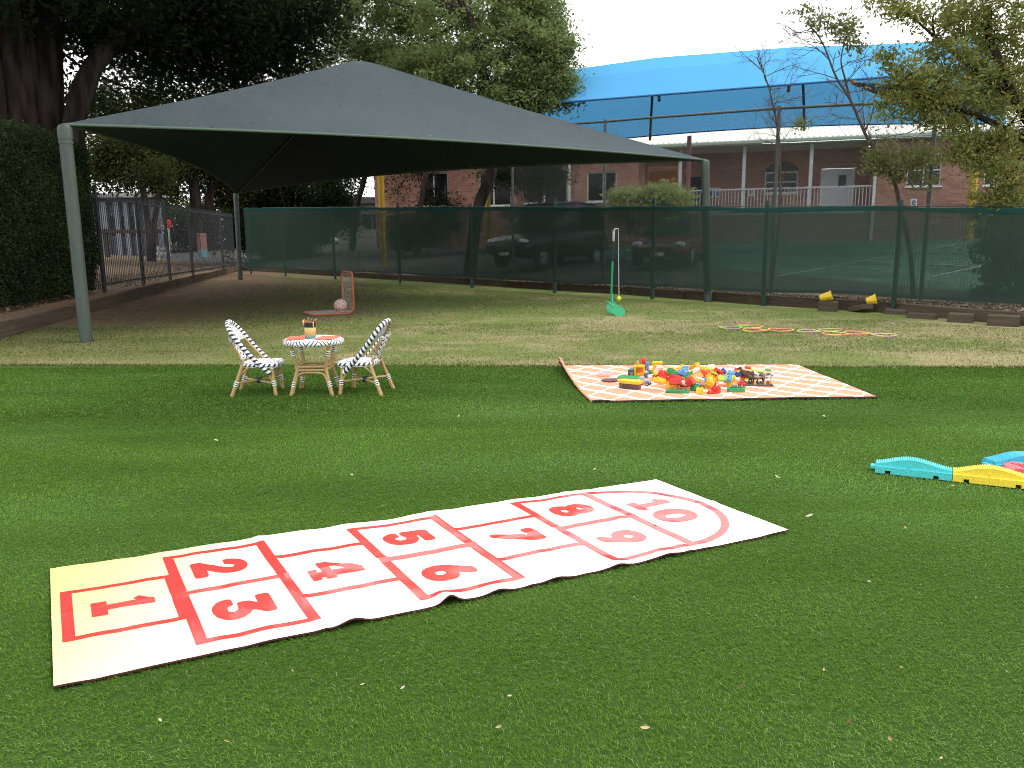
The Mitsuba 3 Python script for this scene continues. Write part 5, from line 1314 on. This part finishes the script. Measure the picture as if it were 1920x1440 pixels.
# shrubs in front of the building
for px, py, Y, r, n, lb, sq in ((1180, 374, 21.8, 30, 30, 'leafy green shrub left of the veranda opening', .55), (1245, 372, 21.4, 34, 34, 'leafy green shrub in front of the veranda opening', .6)):
    tree('shrub', lb, [([dp(px, 440, Y), dp(px, 400, Y), dp(px, 380, Y)], .05, .03)], [pb(px - 14, py, Y, r, n, sq), pb(px + 14, py, Y, r, n, sq), pb(px, py + 25, Y, r * 1.2, n, .8)], 60, .11, .05, (.14, .19, .06), (.34, .40, .16), 80 + px, clump=.28, cat='shrub', limbs=8, limb_r=.015, extra=((.25, .18, .12), .05))
tree('low_hedge', 'low green hedge along the foot of the brick wall', [([dp(1000, 440, 31), dp(1000, 410, 31), dp(1000, 395, 31)], .04, .03)], [pb(x, 398, 31, 26, 18, .5) for x in range(965, 1110, 24)], 60, .10, .05, (.035, .05, .02), (.11, .13, .05), 90, clump=.3, cat='hedge', limbs=0)
# ------------------------------------------------------------------ brick building with a veranda
bO, bE = dp(1293, 277, 33.4), dp(1627, 262, 31.4)
e1 = unit((bE - bO) * A(1, 1, 0)); e2 = A(-e1[1], e1[0], 0)
if e2[1] < 0: e2 = -e2
O0 = bO * A(1, 1, 0)
def fac(px, py, off=0.):
    d = ray(px, py); t = ((O0 + e2 * off - EYE) @ e2) / (d @ e2); P = EYE + d * t
    return float((P - O0) @ e1), float(P[2])
def W(s, z, off=0.): return O0 + e1 * s + e2 * off + A(0, 0, z)
FR = np.stack([e1, A(0, 0, 1), -e2], 1)                     # x along, y up, z out of the wall
RB = rotz(math.atan2(e1[1], e1[0]))
def brickfn(p, n, uv):
    s = (p.x - float(O0[0])) * float(e1[0]) + (p.y - float(O0[1])) * float(e1[1])
    t = (p.x - float(O0[0])) * float(e2[0]) + (p.y - float(O0[1])) * float(e2[1])
    h = s + t
    row = p.z / .086; r = dr.floor(row); c = h / .24 + .5 * (r - 2 * dr.floor(r / 2)); k = dr.floor(c)
    m = dr.minimum(dr.minimum(row - r, 1 - (row - r)) * .086, dr.minimum(c - k, 1 - (c - k)) * .24)
    b = mix((.27, .115, .085), (.40, .19, .14), cell_rand(k, r, 1))
    b = b * (.85 + .3 * fbm(h * .6, p.z * .8, 3, 3))
    return mix((.33, .27, .23), b, smoothstep(.003, .009, m))
mat('m_brick', proc(brickfn), .95, .15)
mat('m_white_paint', (.62, .60, .57), .5, .4)
mat('m_roof', proc(lambda p, n, uv: mix((.50, .52, .47), (.62, .63, .58), fbm(p.x * .7, p.y * .7, 0, 3))), .5, .4)
mat('m_dark', (.02, .018, .018), .8, .2)
kb = thing('brick_building', 'long red brick building with a veranda and pale metal roof behind the fence', 'building')
ZF, ZR, ZG = 2.26, 5.0, 1.0
def wall(name, px0, px1, z0, z1, off, holes, th=.24):
    s0, s1 = (fac(px0, 300, off)[0] if isinstance(px0, (int, float)) else px0[0]), (fac(px1, 300, off)[0] if isinstance(px1, (int, float)) else px1[0])
    pl = sbox(s0, z0, s1, z1)
    for h in holes: pl = pl.difference(h)
    for g in getattr(pl, 'geoms', [pl]):
        v, f = prism(g, th, FR, W(0, 0, off + th)); obj(name, MB().add(v, f), 'm_brick', kb)
def hole(px0, px1, py0, py1, off):
    a, b = fac(px0, (py0 + py1) / 2, off)[0], fac(px1, (py0 + py1) / 2, off)[0]
    m = (px0 + px1) / 2; z1, z0 = fac(m, py0, off)[1], fac(m, py1, off)[1]
    return a, b, z0, z1
def window(a, b, z0, z1, off, mull=(), tran=(), arch=False, sill=True, frame='m_white_paint'):
    wk = number(kb + '__window'); fr = .05
    def bar(nm, s, z, sx, sz, dp_=.06, o=.10): obj(nm, MB().add(*box(W(s, z, off + o), (sx, dp_, sz), RB)), frame, wk)
    scene[wk] = mikit.ply(trimesh.Trimesh(*[x if i == 0 else tri(x) for i, x in enumerate(box(W((a + b) / 2, (z0 + z1) / 2, off + .14), (b - a, .012, z1 - z0), RB))], process=False), 'm_glass_dark')
    for s in (a + fr / 2, b - fr / 2): bar('frame', s, (z0 + z1) / 2, fr, z1 - z0)
    for z in (z0 + fr / 2, z1 - fr / 2): bar('frame', (a + b) / 2, z, b - a - 2 * fr, fr)
    for m in mull: bar('mullion', m, (z0 + z1) / 2, .05, z1 - z0 - 2 * fr, .05)
    for t in tran: bar('transom', (a + b) / 2, t, b - a - 2 * fr, .045, .045)
    if sill: obj('sill', MB().add(*bbox(W((a + b) / 2, z0 - .03, off - .0), (b - a + .12, .16, .06), .008, RB)), 'm_white_paint', wk)
def tri(f): return np.vstack([f[:, [0, 1, 2]], f[:, [0, 2, 3]]]) if f.shape[1] == 4 else f
wl = [hole(1100, 1156, 322, 378, 0), hole(984, 1064, 318, 381, 0), hole(898, 958, 324, 386, 0), hole(790, 840, 324, 386, 0)]
wall('wall', 700, 1197, ZG, ZR, 0, [sbox(a, z0, b, z1) for a, b, z0, z1 in wl])
for q, (a, b, z0, z1) in enumerate(wl): window(a, b, z0, z1, 0, mull=[a + (b - a) * (.55 if q == 0 else .45)])
OV = 2.0
wv = [hole(1434, 1496, 322, 362, OV)]
a, b, z0, z1 = wv[0]
archp = sbox(a, z0, b, z1).union(affinity.scale(Point((a + b) / 2, z1).buffer((b - a) / 2, 24), 1, .62))
dh = hole(1537, 1601, 315, 408, OV); dh = (dh[0], dh[1], ZF, dh[3])
br = hole(1214, 1274, 316, 420, OV); br = (br[0], br[1], ZF, br[3] + .12)
dk = hole(1284, 1318, 332, 408, OV); dk = (dk[0], dk[1], ZF, dk[3])
sR = fac(1645, 300, 0)[0]
wall('wall', 1150, (sR + .4,), ZG, ZR - .1, OV, [archp, sbox(dh[0], dh[2], dh[1], dh[3]), sbox(br[0], br[2], br[1], br[3]), sbox(dk[0], dk[2], dk[1], dk[3])])
window(a, b, z0, z1 + .0, OV, mull=(), tran=[z0 + (z1 - z0) * .52], sill=True)
v, f = prism(affinity.scale(Point((a + b) / 2, z1).buffer((b - a) / 2, 24), 1, .62).intersection(sbox(a, z1, b, z1 + 3)), .012, FR, W(0, 0, OV + .14)); obj('window_arch', MB().add(v, f), 'm_glass_dark', kb)
kd = number(kb + '__door'); lab(kd, label='white door with a small square window')
scene[kd] = mikit.ply(trimesh.Trimesh(*[x if i == 0 else tri(x) for i, x in enumerate(box(W((dh[0] + dh[1]) / 2, (dh[2] + dh[3]) / 2, OV + .10), (dh[1] - dh[0] - .1, .05, dh[3] - dh[2] - .05), RB))], process=False), 'm_white_paint')
pw = hole(1572, 1587, 328, 351, OV)
obj('pane', MB().add(*box(W((pw[0] + pw[1]) / 2, (pw[2] + pw[3]) / 2, OV + .07), (pw[1] - pw[0], .02, pw[3] - pw[2]), RB)), 'm_glass_dark', kd)
for s in (dh[0] + .025, dh[1] - .025): obj('jamb', MB().add(*box(W(s, (dh[2] + dh[3]) / 2, OV + .08), (.05, .14, dh[3] - dh[2]), RB)), 'm_white_paint', kd)
obj('handle', MB().add(*cyl(W(dh[0] + .18, ZF + 1.0, OV + .06), W(dh[0] + .18, ZF + 1.0, OV - .0), .03, 8)), 'm_metal', kd)
kd2 = number(kb + '__door'); lab(kd2, label='dark security door left of the first column')
scene[kd2] = mikit.ply(trimesh.Trimesh(*[x if i == 0 else tri(x) for i, x in enumerate(box(W((dk[0] + dk[1]) / 2, (dk[2] + dk[3]) / 2, OV + .12), (dk[1] - dk[0], .05, dk[3] - dk[2]), RB))], process=False), 'm_dark')
wr = [hole(1701, 1766, 288, 349, 0), hole(1846, 1868, 300, 348, 0)]
wall('wall', (sR,), 2080, ZG, ZR, 0, [sbox(a, z0, b, z1) for a, b, z0, z1 in wr])
window(*wr[0], 0, mull=[(wr[0][0] + wr[0][1]) / 2], tran=[wr[0][2] + (wr[0][3] - wr[0][2]) * .5])
window(*wr[1], 0)
v, f = box(W(sR + .12, (ZG + ZR) / 2 - .05, OV / 2 + .125), (.24, OV - .24, ZR - ZG - .1), RB); obj('end_wall', MB().add(v, f), 'm_brick', kb)
s0 = fac(1197, 300, 0)[0]
v, f = box(W(s0 - .125, (ZG + ZR) / 2 - .05, OV / 2 + .125), (.24, OV - .25, ZR - ZG - .1), RB); obj('end_wall', MB().add(v, f), 'm_brick', kb)
# veranda floor, base, columns, rail
v, f = box(W((s0 + sR) / 2, (ZG + ZF) / 2, OV / 2), (sR - s0 - .02, OV - .01, ZF - ZG), RB); obj('veranda_base', MB().add(v, f), 'm_brick', kb)
v, f = box(W((s0 + sR) / 2, ZF + .03, OV / 2 - .04), (sR - s0 - .02, OV - .02, .06), RB); obj('veranda_floor', MB().add(v, f), 'm_roof', kb)
sc = [fac(x, 340, .1)[0] for x in (1275, 1394, 1519)]
for s in sc: obj('column', MB().add(*bbox(W(s, (ZF + ZR) / 2, .10), (.13, .13, ZR - ZF - .1), .01, RB)), 'm_white_paint', kb)
rk = number(kb + '__railing'); zt = ZF + 1.0
s00 = fac(1276, 340, .1)[0]
scene[rk] = mikit.ply(trimesh.Trimesh(*[x if i == 0 else tri(x) for i, x in enumerate(box(W((s00 + sR) / 2, zt, .02), (sR - s00, .05, .05), RB))], process=False), 'm_white_paint')
obj('bottom_rail', MB().add(*box(W((s00 + sR) / 2, ZF + .14, .02), (sR - s00, .04, .04), RB)), 'm_white_paint', rk)
mb = MB()
for s in np.arange(s00 + .06, sR, .125): mb.add(*box(W(s, ZF + .56, .02), (.024, .024, .8), RB))
lab(obj('baluster', mb, 'm_white_paint', rk), kind='stuff')
# roof, gutter, ceiling
sa, sb_ = fac(640, 300, 0)[0], fac(2120, 300, 0)[0]
pitch_ = math.atan2(1.75, 6.6)
kroof = number(kb + '__roof')
def roofv(u, v): return O0 + e1 * (sa + u * (sb_ - sa))[:, None] + e2 * (-.45 + v * 7.0)[:, None] + A(0, 0, 1) * (5.10 + v * 1.85)[:, None]
V, F, _ = grid(roofv, 2, 2); mb = MB().add(V, F)
V2 = V - A(0, 0, .05); mb.add(V2, F[:, ::-1])
scene[kroof] = mikit.ply(trimesh.Trimesh(np.vstack(mb.v), np.vstack(mb.f), process=False), 'm_roof')
mb = MB()
for s in np.arange(sa + .1, sb_, .22):
    c = O0 + e1 * s
    P0, P1 = c + e2 * (-.45) + A(0, 0, 5.112), c + e2 * 6.55 + A(0, 0, 6.962)
    d = unit(P1 - P0); n_ = np.cross(e1, d)
    w = .03
    vv = np.array([P0 - e1 * w, P0 + e1 * w, P0 + n_ * .035, P1 - e1 * w, P1 + e1 * w, P1 + n_ * .035])
    mb.add(vv, np.array([[0, 2, 5], [0, 5, 3], [2, 1, 4], [2, 4, 5], [0, 1, 2]]))
lab(obj('rib', mb, 'm_roof', kroof), kind='stuff')
obj('gutter', MB().add(*bbox(W((sa + sb_) / 2, 5.02, -.50), (sb_ - sa, .12, .13), .02, RB)), M('m_gutter', **two(dict(type='principled', base_color=rgb(.30, .36, .28), roughness=.5))), kroof)
obj('soffit', MB().add(*box(W((sa + sb_) / 2, 4.93, .55), (sb_ - sa, 2.0, .02), RB)), M('m_soffit', **two(dict(type='principled', base_color=rgb(.40, .35, .30), roughness=.7))), kb)
obj('ceiling', MB().add(*box(W((s0 + sR) / 2, 4.90, 1.3), (sR - s0 - .3, 2.3, .02), RB)), 'm_soffit', kb)
for px in (1068, 1640):
    s = fac(px, 340, -.08)[0]; obj('downpipe', MB().add(*box(W(s, (ZG + 4.9) / 2, -.08), (.10, .09, 4.9 - ZG), RB)), 'm_white_paint', kb)
# back wall beyond the opening, things in it
obj('back_wall', MB().add(*box(W((br[0] + br[1]) / 2, 3.6, 8), (8, .2, 5), RB)), 'm_brick', kb)
kp = thing('play_equipment', 'orange and yellow play equipment seen through the veranda opening', 'play equipment')
cb = W((br[0] + br[1]) / 2, 0, 5.2)
cb = cb * A(1, 1, 0)
ey = dp(1243, 335, cb[1])
obj('orange_roof', MB().add(*bbox(A(ey[0], cb[1], ey[2] + .15), (1.5, .8, .35), .03, RB), col=(.55, .25, .10)), 'm_plastic', kp, vc=True)
obj('yellow_panel', MB().add(*bbox(A(ey[0] + .05, cb[1] + .05, ey[2] - .55), (1.4, .6, .32), .03, RB), col=(.55, .36, .03)), 'm_plastic', kp, vc=True)
for dx in (-.6, .6): obj('leg', MB().add(*box(A(ey[0] + dx, cb[1] + .1, ey[2] - .6), (.09, .09, 1.2), RB), col=(.5, .33, .03)), 'm_plastic', kp, vc=True)
# notices on the wall: white sheets with a blue mark
def notice(px0, px1, py0, py1, off, label, marks):
    a, b, z0, z1 = hole(px0, px1, py0, py1, off)
    k = thing('notice', label, 'notice')
    obj('sheet', MB().add(*box(W((a + b) / 2, (z0 + z1) / 2, off - .02), (b - a, .012, z1 - z0), RB)), 'm_white_paint', k)
    for (u0, v0, u1, v1) in marks:
        obj('mark', MB().add(*box(W(a + (b - a) * (u0 + u1) / 2, z0 + (z1 - z0) * (v0 + v1) / 2, off - .03), ((b - a) * (u1 - u0), .006, (z1 - z0) * (v1 - v0)), RB), col=(.05, .07, .20)), 'm_paint', k, vc=True)
em = [(.25, .2, .45, .8), (.45, .68, .8, .8), (.45, .44, .75, .56), (.45, .2, .8, .32), (.66, .56, .8, .68)]
notice(1403, 1414, 354, 368, OV, 'small white notice with a dark blue mark between the two right columns', em)
notice(1707, 1719, 373, 387, 0, 'small white notice with a dark blue mark under the right-hand window', em)
bm = [(.1, .12, .9, .72), (.3, .74, .7, .9)]
notice(1329, 1339, 352, 370, OV, 'blue and white poster on the veranda wall, the left of two', bm)
notice(1341, 1351, 352, 370, OV, 'blue and white poster on the veranda wall, the right of two', bm)
# ------------------------------------------------------------------ blue canopy over the court
kc = thing('blue_canopy', 'big blue vaulted fabric canopy in front of the brick building', 'canopy')
nL, nR = dp(1020, 196, 24.4), dp(1800, 149, 20.3)
nL[2] = nR[2] = 5.27
fL, fR = [W(fac(x, 300, -1.7)[0], 5.22, -1.7) for x in (960, 1880)]
ax = unit((nR - nL) * A(1, 1, 0)); px_ = A(-ax[1], ax[0], 0)
if px_[1] < 0: px_ = -px_
cl_ = np.linalg.norm((nR - nL)[:2]); span = 9.6
def vault(u, v):
    P = (nL * (1 - u)[:, None] + nR * u[:, None]) * (1 - v)[:, None] + (fL * (1 - u)[:, None] + fR * u[:, None]) * v[:, None]
    bays = np.abs(np.sin(u * cl_ / 3.4 * math.pi))
    P[:, 2] += (1.66 + .22 * np.sin(np.pi * np.clip(u * 1.15, 0, 1)) - .035 * bays) * np.sin(np.pi * v) ** .8
    return P
def vault2(u, v):                                            # the far hem sweeps up between its posts
    P = vault(u, v); w = np.clip((v - .8) / .2, 0, 1)
    P[:, 2] += w * (.26 * np.sin(np.pi * np.clip(u * 1.1 - .12, 0, 1)) - .10)
    return P
segs = np.linspace(0, 1, 8)
for a, b in zip(segs[:-1], segs[1:]):
    obj('panel', MB().add(*grid(lambda u, v: vault2(u, a + v * (b - a)), 40, 2)[:2]), 'm_canopy', kc, smooth=True)
mb = MB(); addtube(mb, vault2(np.linspace(0, 1, 40), np.zeros(40)), .03, 6)
obj('hem', mb, M('m_canopy_hem', **two(dict(type='principled', base_color=rgb(.02, .12, .32), roughness=.6))), kc, smooth=40)
mb = MB(); addtube(mb, vault2(np.linspace(0, 1, 40), np.ones(40)), .03, 6); obj('hem', mb, 'm_canopy_hem', kc, smooth=40)
for s in np.arange(0, cl_ + .1, 3.4):
    mb = MB(); t = np.linspace(0, 1, 24); addtube(mb, vault2(np.full(24, min(s / cl_, 1)), t) - A(0, 0, .15), .045, 8); obj('arch', mb, M('m_navy_steel', **two(dict(type='principled', base_color=rgb(.015, .03, .07), roughness=.5))), kc, smooth=40)
mat('m_pad', proc(lambda p, n, uv: mix((.46, .29, .015), (.58, .38, .025), fbm(p.x * 4, p.y * 4, p.z * 2, 3))), .55, .4)
def pole(px, py0, py1, Y, r, label):
    k = thing('padded_pole', label, 'pole'); a, b = dp(px, py1, Y), dp(px, py0, Y); b[0] = a[0]
    obj('steel_post', MB().add(*tube([a, b + A(0, 0, 1.2)], r * .6, 10)[:2]), 'm_galv', k, smooth=40)
    obj('pad', MB().add(*tube([a, b], r, 14)[:2]), 'm_pad', k, smooth=40)
pole(1815, 316, 455, 28.5, .135, 'yellow padded pole at the right behind the green screen')
pole(720, 318, 500, 30, .11, 'yellow padded pole at the far end, behind the left part of the screen')
pole(916, 338, 450, 29.5, .085, 'slim yellow padded pole beside the leaning trunk')
kn = thing('navy_sail', 'dark navy shade sail behind the olive tree at the right', 'shade sail')
c3 = [dp(1598, 154, 19.5), dp(1790, 233, 27), dp(1960, 175, 20)]
def tri_s(u, v):
    P = c3[0] * ((1 - u) * (1 - v))[:, None] + c3[1] * (u * (1 - v))[:, None] + c3[2] * v[:, None]
    return P - A(0, 0, 1) * (.5 * u * (1 - u) * (1 - v) * v * 4)[:, None]
obj('cloth', MB().add(*grid(tri_s, 20, 20)[:2]), 'm_navy', kn, smooth=True)
mb = MB(); addtube(mb, tri_s(np.linspace(0, 1, 20), np.zeros(20)), .05, 6, col=(.16, .07, .05)); obj('hem', mb, 'm_paint', kn, smooth=40, vc=True)
pk = thing('sail_post', 'salmon red steel post rising to the blue canopy hem', 'post'); a, b = dp(1288, 420, 31), dp(1288, 255, 31); b[0] = a[0]
obj('shaft', MB().add(*tube([a, b], .085, 12)[:2], col=(.42, .14, .11)), 'm_paint', pk, smooth=40, vc=True)
# court lines and goal frame seen dimly through the screen
mbl = MB()
def court_line(x0, y0, x1, y1, w=.06):
    a, b = A(x0, y0, 0), A(x1, y1, 0); d = unit(b - a); s = A(-d[1], d[0], 0) * w / 2; n = max(2, int(np.linalg.norm(b - a) / .75))
    t = np.linspace(0, 1, n + 1)[:, None]; c = a + (b - a) * t
    V = np.vstack([c - s, c + s]); V[:, 2] = terrain(V[:, 0], V[:, 1]) - .022
    i = np.arange(n); mbl.add(V, np.stack([i, i + 1, i + n + 2, i + n + 1], 1))
court_line(6.2, 19.5, 15, 26); court_line(9, 17.5, 18, 24); court_line(7.5, 27, 12, 17)
obj('court_line', mbl, 'm_white_paint', 'ground')
# ------------------------------------------------------------------ cars behind the screen
def car(name, label, c, yaw, L, Wd, H, paint, hatch):
    k = thing(name, label, 'car'); R = rotz(yaw)
    def o(nm, mb, mat, parent=k, **kw):
        mb.v = [xf(v, R, c) for v in mb.v]; return obj(nm, mb, mat, parent, **kw)
    hb = .56 * H; g = .19
    rows = []
    for t, w, z0, z1 in ((-.5, .80, .42, .62), (-.485, .92, .34, .74), (-.42, .98, .26, .86), (-.28, 1.0, .24, .95), (-.18, 1.0, .24, 1.0), (0, 1.0, .24, 1.02), (.25, 1.0, .24, 1.03), (.42, .98, .26, 1.0), (.485, .93, .34, .92), (.5, .84, .42, .80)):
        w, z0, z1 = w * Wd / 2, z0 * hb + .04, z1 * hb
        r_ = []
        for yy, zz in ((-.82, 0), (-.97, .12), (-1, .5), (-.98, .75), (-.90, .95), (-.74, 1), (0, 1.02), (.74, 1), (.90, .95), (.98, .75), (1, .5), (.97, .12), (.82, 0), (0, -.02)):
            r_.append((t * L, yy * w, z0 + (z1 - z0) * zz))
        rows.append(r_)
    V, F = loft(rows); mb = MB().add(V, F, col=paint)
    for rw, rev in ((rows[0], 0), (rows[-1], 1)):
        cc = np.mean(rw, 0); n = len(rw); ff = [[n, q, (q + 1) % n] for q in range(n)]; mb.add(np.vstack([rw, cc]), np.array(ff), col=paint)
    o('body', mb, 'm_car', smooth=35, vc=True)
    xa, xb, xc, xd = (-.24, -.08, .36 if hatch else .40, .47)
    st = [(xa, .88, hb), (xb, .74, H * .97), (.12, .75, H), (xc, .72, H * .975), (xd, .86, hb)]
    gl = MB(); rw = [[(t * L, -w * Wd / 2, z), (t * L, w * Wd / 2, z)] for t, w, z in st]
    def quad(nm, pts, mat, col=None):
        mb = MB(); mb.add(np.array(pts), np.array([[0, 1, 2, 3]]), col=col if col is not None else (1, 1, 1)); o(nm, mb, mat, vc=col is not None)
    quad('windscreen', [rw[0][0], rw[0][1], rw[1][1], rw[1][0]], 'm_glass_dark')
    quad('rear_window', [rw[3][0], rw[3][1], rw[4][1], rw[4][0]], 'm_glass_dark')
    for sgn, ix in ((-1, 0), (1, 1)):
        lo = [(t * L, sgn * .90 * Wd / 2, hb * 1.0) for t in (xa, .11, xd)]
        mid = rw[2][ix]
        quad('side_window', [rw[0][ix], lo[1], mid, rw[1][ix]], 'm_glass_dark'); quad('side_window', [lo[1], rw[4][ix], rw[3][ix], mid], 'm_glass_dark')
        for a, b in ((rw[0][ix], rw[1][ix]), (lo[1], mid), (rw[4][ix], rw[3][ix]), (rw[1][ix], mid), (mid, rw[3][ix])):
            mb = MB(); addtube(mb, [a, b], .035, 6, col=paint); o('pillar', mb, 'm_car', vc=True)
        mb = MB(); mb.add(*bbox((xa * L + .22, sgn * (Wd / 2 + .10), hb + .10), (.10, .20, .14), .03), col=paint); o('mirror', mb, 'm_car', vc=True)
        for tx in (-.32, .32):
            r = .335 if H > 1.6 else .30
            wk = o('wheel', MB().add(*lathe([(0, -.1), (r * .8, -.1), (r, -.07), (r, .07), (r * .8, .1), (0, .1)], 24)), 'm_dark', smooth=40) if False else None
            v, f = lathe([(0, -.11), (r * .85, -.11), (r, -.07), (r, .07), (r * .85, .11), (0, .11)], 24); v = v[:, [0, 2, 1]]; v = v + A(tx * L, sgn * (Wd / 2 - .10), r)
            wk = o('wheel', MB().add(v, f), 'm_dark', smooth=40)
            v, f = lathe([(0, -.015), (r * .62, -.01), (r * .64, .01), (0, .02)], 10); v = v[:, [0, 2, 1]] + A(tx * L, sgn * (Wd / 2 + .012), r)
            o('rim', MB().add(v, f, col=(.4, .41, .42)), 'm_metal', wk, vc=True)
        mb = MB(); blob(mb, (-.470 * L, sgn * Wd * .36, hb * .72), (.16, .17, .085), (.75, .77, .78)); o('headlight', mb, 'm_car', smooth=True, vc=True)
    ru = []
    for t, w, z in st[1:4]: ru.append([(t * L, -w * Wd / 2, z), (t * L, -w * Wd * .3, z + .045), (t * L, 0, z + .06), (t * L, w * Wd * .3, z + .045), (t * L, w * Wd / 2, z), (t * L, 0, z - .02)])
    V, F = loft(ru); o('roof', MB().add(V, F, col=paint), 'm_car', smooth=35, vc=True)
    o('grille', MB().add(*bbox((-.497 * L, 0, hb * .55), (.05, Wd * .5, .16), .02), col=(.03, .03, .03)), 'm_paint', vc=True)
    o('number_plate', MB().add(*bbox((-.505 * L, 0, hb * .40), (.04, .37, .11), .008), col=(.65, .65, .55)), 'm_paint', vc=True)
    return k
cs = dp(1030, 440, 27.0); cs[2] = terrain(cs[0], cs[1]) - .03
car('parked_car', 'black four wheel drive parked behind the screen, its roof showing above', cs, .85, 4.5, 1.85, 2.10, (.012, .013, .016), False)
cs = dp(1262, 440, 24.8); cs[2] = terrain(cs[0], cs[1]) - .03
car('parked_car', 'dark red hatchback parked behind the screen, right of the black car', cs, 1.15, 3.9, 1.70, 1.55, (.16, .012, .02), True)
# ------------------------------------------------------------------ what shows through the bar fence
ko = thing('grey_building', 'pale grey building with white columns far behind the bar fence', 'building')
q0, q1 = dp(170, 470, 52), dp(300, 470, 52)
obj('wall', MB().add(*box(((q0[0] + q1[0]) / 2, 52.6, 2.4), (q1[0] - q0[0], .3, 3.6)), col=(.13, .15, .18)), 'm_paint', ko, vc=True)
for px in (203, 226, 243, 262): 
    q = dp(px, 460, 52.2); obj('column', MB().add(*bbox((q[0], 52.2, 2.3), (.28, .28, 3.4), .02), col=(.22, .24, .28)), 'm_paint', ko, vc=True)
for px in (214, 234, 253): 
    q = dp(px, 420, 52.4); obj('window', MB().add(*box((q[0], 52.43, 2.5), (.45, .05, 1.2)), col=(.03, .035, .045)), 'm_paint', ko, vc=True)
obj('roof', MB().add(*bbox(((q0[0] + q1[0]) / 2, 52.4, 4.35), (q1[0] - q0[0] + .8, 1.6, .25), .03), col=(.25, .26, .27)), 'm_paint', ko, vc=True)
ko = thing('timber_shelter', 'low brown timber shelter beyond the bar fence', 'shelter')
a, b = dp(190, 436, 37), dp(300, 432, 37)
obj('beam', MB().add(*bbox((a + b) / 2, (b[0] - a[0], .25, .16), .02)), 'm_sleeper', ko)
for x in (a[0] + .2, b[0] - .2): obj('post', MB().add(*box((x, 37, (a[2] + .5) / 2 + .2), (.14, .14, a[2] - .6))), 'm_sleeper', ko)
ko = thing('picket_rail', 'low white rail beyond the bar fence', 'rail')
a, b = dp(279, 466, 36), dp(312, 466, 36)
for z in (0, -.22): obj('rail', MB().add(*box((a + b) / 2 + A(0, 0, z), (b[0] - a[0], .05, .09)), col=(.5, .52, .54)), 'm_paint', ko, vc=True)
for t in (0.02, .5, .98): obj('post', MB().add(*box(a + (b - a) * t + A(0, .03, -.2), (.08, .05, .6)), col=(.5, .52, .54)), 'm_paint', ko, vc=True)
ko = thing('red_marker', 'pale pole with a red top beyond the bar fence', 'marker pole')
a, b = dp(318, 480, 34), dp(316, 420, 34)
obj('pole', MB().add(*tube([a, b], .05, 8)[:2], col=(.40, .44, .36)), 'm_paint', ko, vc=True); obj('top', MB().add(*bbox(b + A(0, 0, .0), (.20, .12, .35), .03), col=(.62, .03, .03)), 'm_paint', ko, vc=True)
ko = thing('banner', 'pink and turquoise banner hanging behind the bar fence', 'banner')
a = bar_xy(359); b = bar_xy(377); m = (a + b) / 2 + A(0, .5, 0); zt_, zb_ = dp(368, 437, m[1])[2], dp(368, 482, m[1])[2]; w = 18 / FPX * m[1]
zm = zb_ + (zt_ - zb_) * .32
obj('upper', MB().add(*box((m[0], m[1], (zt_ + zm) / 2), (w, .02, zt_ - zm)), col=(.42, .22, .22)), 'm_paint', ko, vc=True); obj('lower', MB().add(*box((m[0], m[1] - .004, (zb_ + zm) / 2 - .003), (w, .02, zm - zb_)), col=(.20, .40, .42)), 'm_paint', ko, vc=True)
tree('pale_tree', 'pale barked tree with forked trunks beyond the bar fence', [([dp(284, 490, 35), dp(280, 440, 35), dp(272, 380, 35), dp(262, 320, 35)], .17, .10), ([dp(286, 490, 35.2), dp(288, 430, 35.2), dp(298, 370, 35.2), dp(315, 320, 35.2)], .14, .08)], [pb(290, 330, 35, 60, 30, .5)], 60, .16, .08, (.02, .03, .012), (.07, .09, .03), 95, clump=.6, limbs=6)
# leaf litter under the hedge
rng = np.random.default_rng(97); mb = MB(); n = 2600
P = LL[0] + LD * (rng.random(n) * 34)[:, None] + LN * (.15 + rng.random(n) * 2.4)[:, None]; P[:, 2] = .29 + rng.random(n) * .03
leaves(mb, P, rng.uniform(.04, .11, n), rng.uniform(.02, .05, n), A(.16, .11, .07) * rng.uniform(.4, 1.8, (n, 1)), rng, .8)
lab(obj('leaf_litter', mb, 'm_rough', vc=True), label='brown leaf litter on the soil under the hedge and bar fence', category='leaf litter', kind='stuff')

ko = thing('distant_house', 'pale distant house with a dark roof seen beyond the yellow padded pole', 'house')
a, b = dp(640, 420, 58), dp(790, 420, 58)
obj('wall', MB().add(*box(((a[0] + b[0]) / 2, 58, 2.3), (b[0] - a[0], 3, 3.2)), col=(.30, .30, .29)), 'm_paint', ko, vc=True)
obj('roof', MB().add(*bbox(((a[0] + b[0]) / 2, 57.8, 4.1), (b[0] - a[0] + .8, 4, .5), .08), col=(.06, .055, .05)), 'm_paint', ko, vc=True)
for px in (690, 706): 
    q = dp(px, 420, 56.4); obj('window', MB().add(*box((q[0], 56.48, 2.7), (.5, .05, 1.0)), col=(.03, .035, .045)), 'm_paint', ko, vc=True)
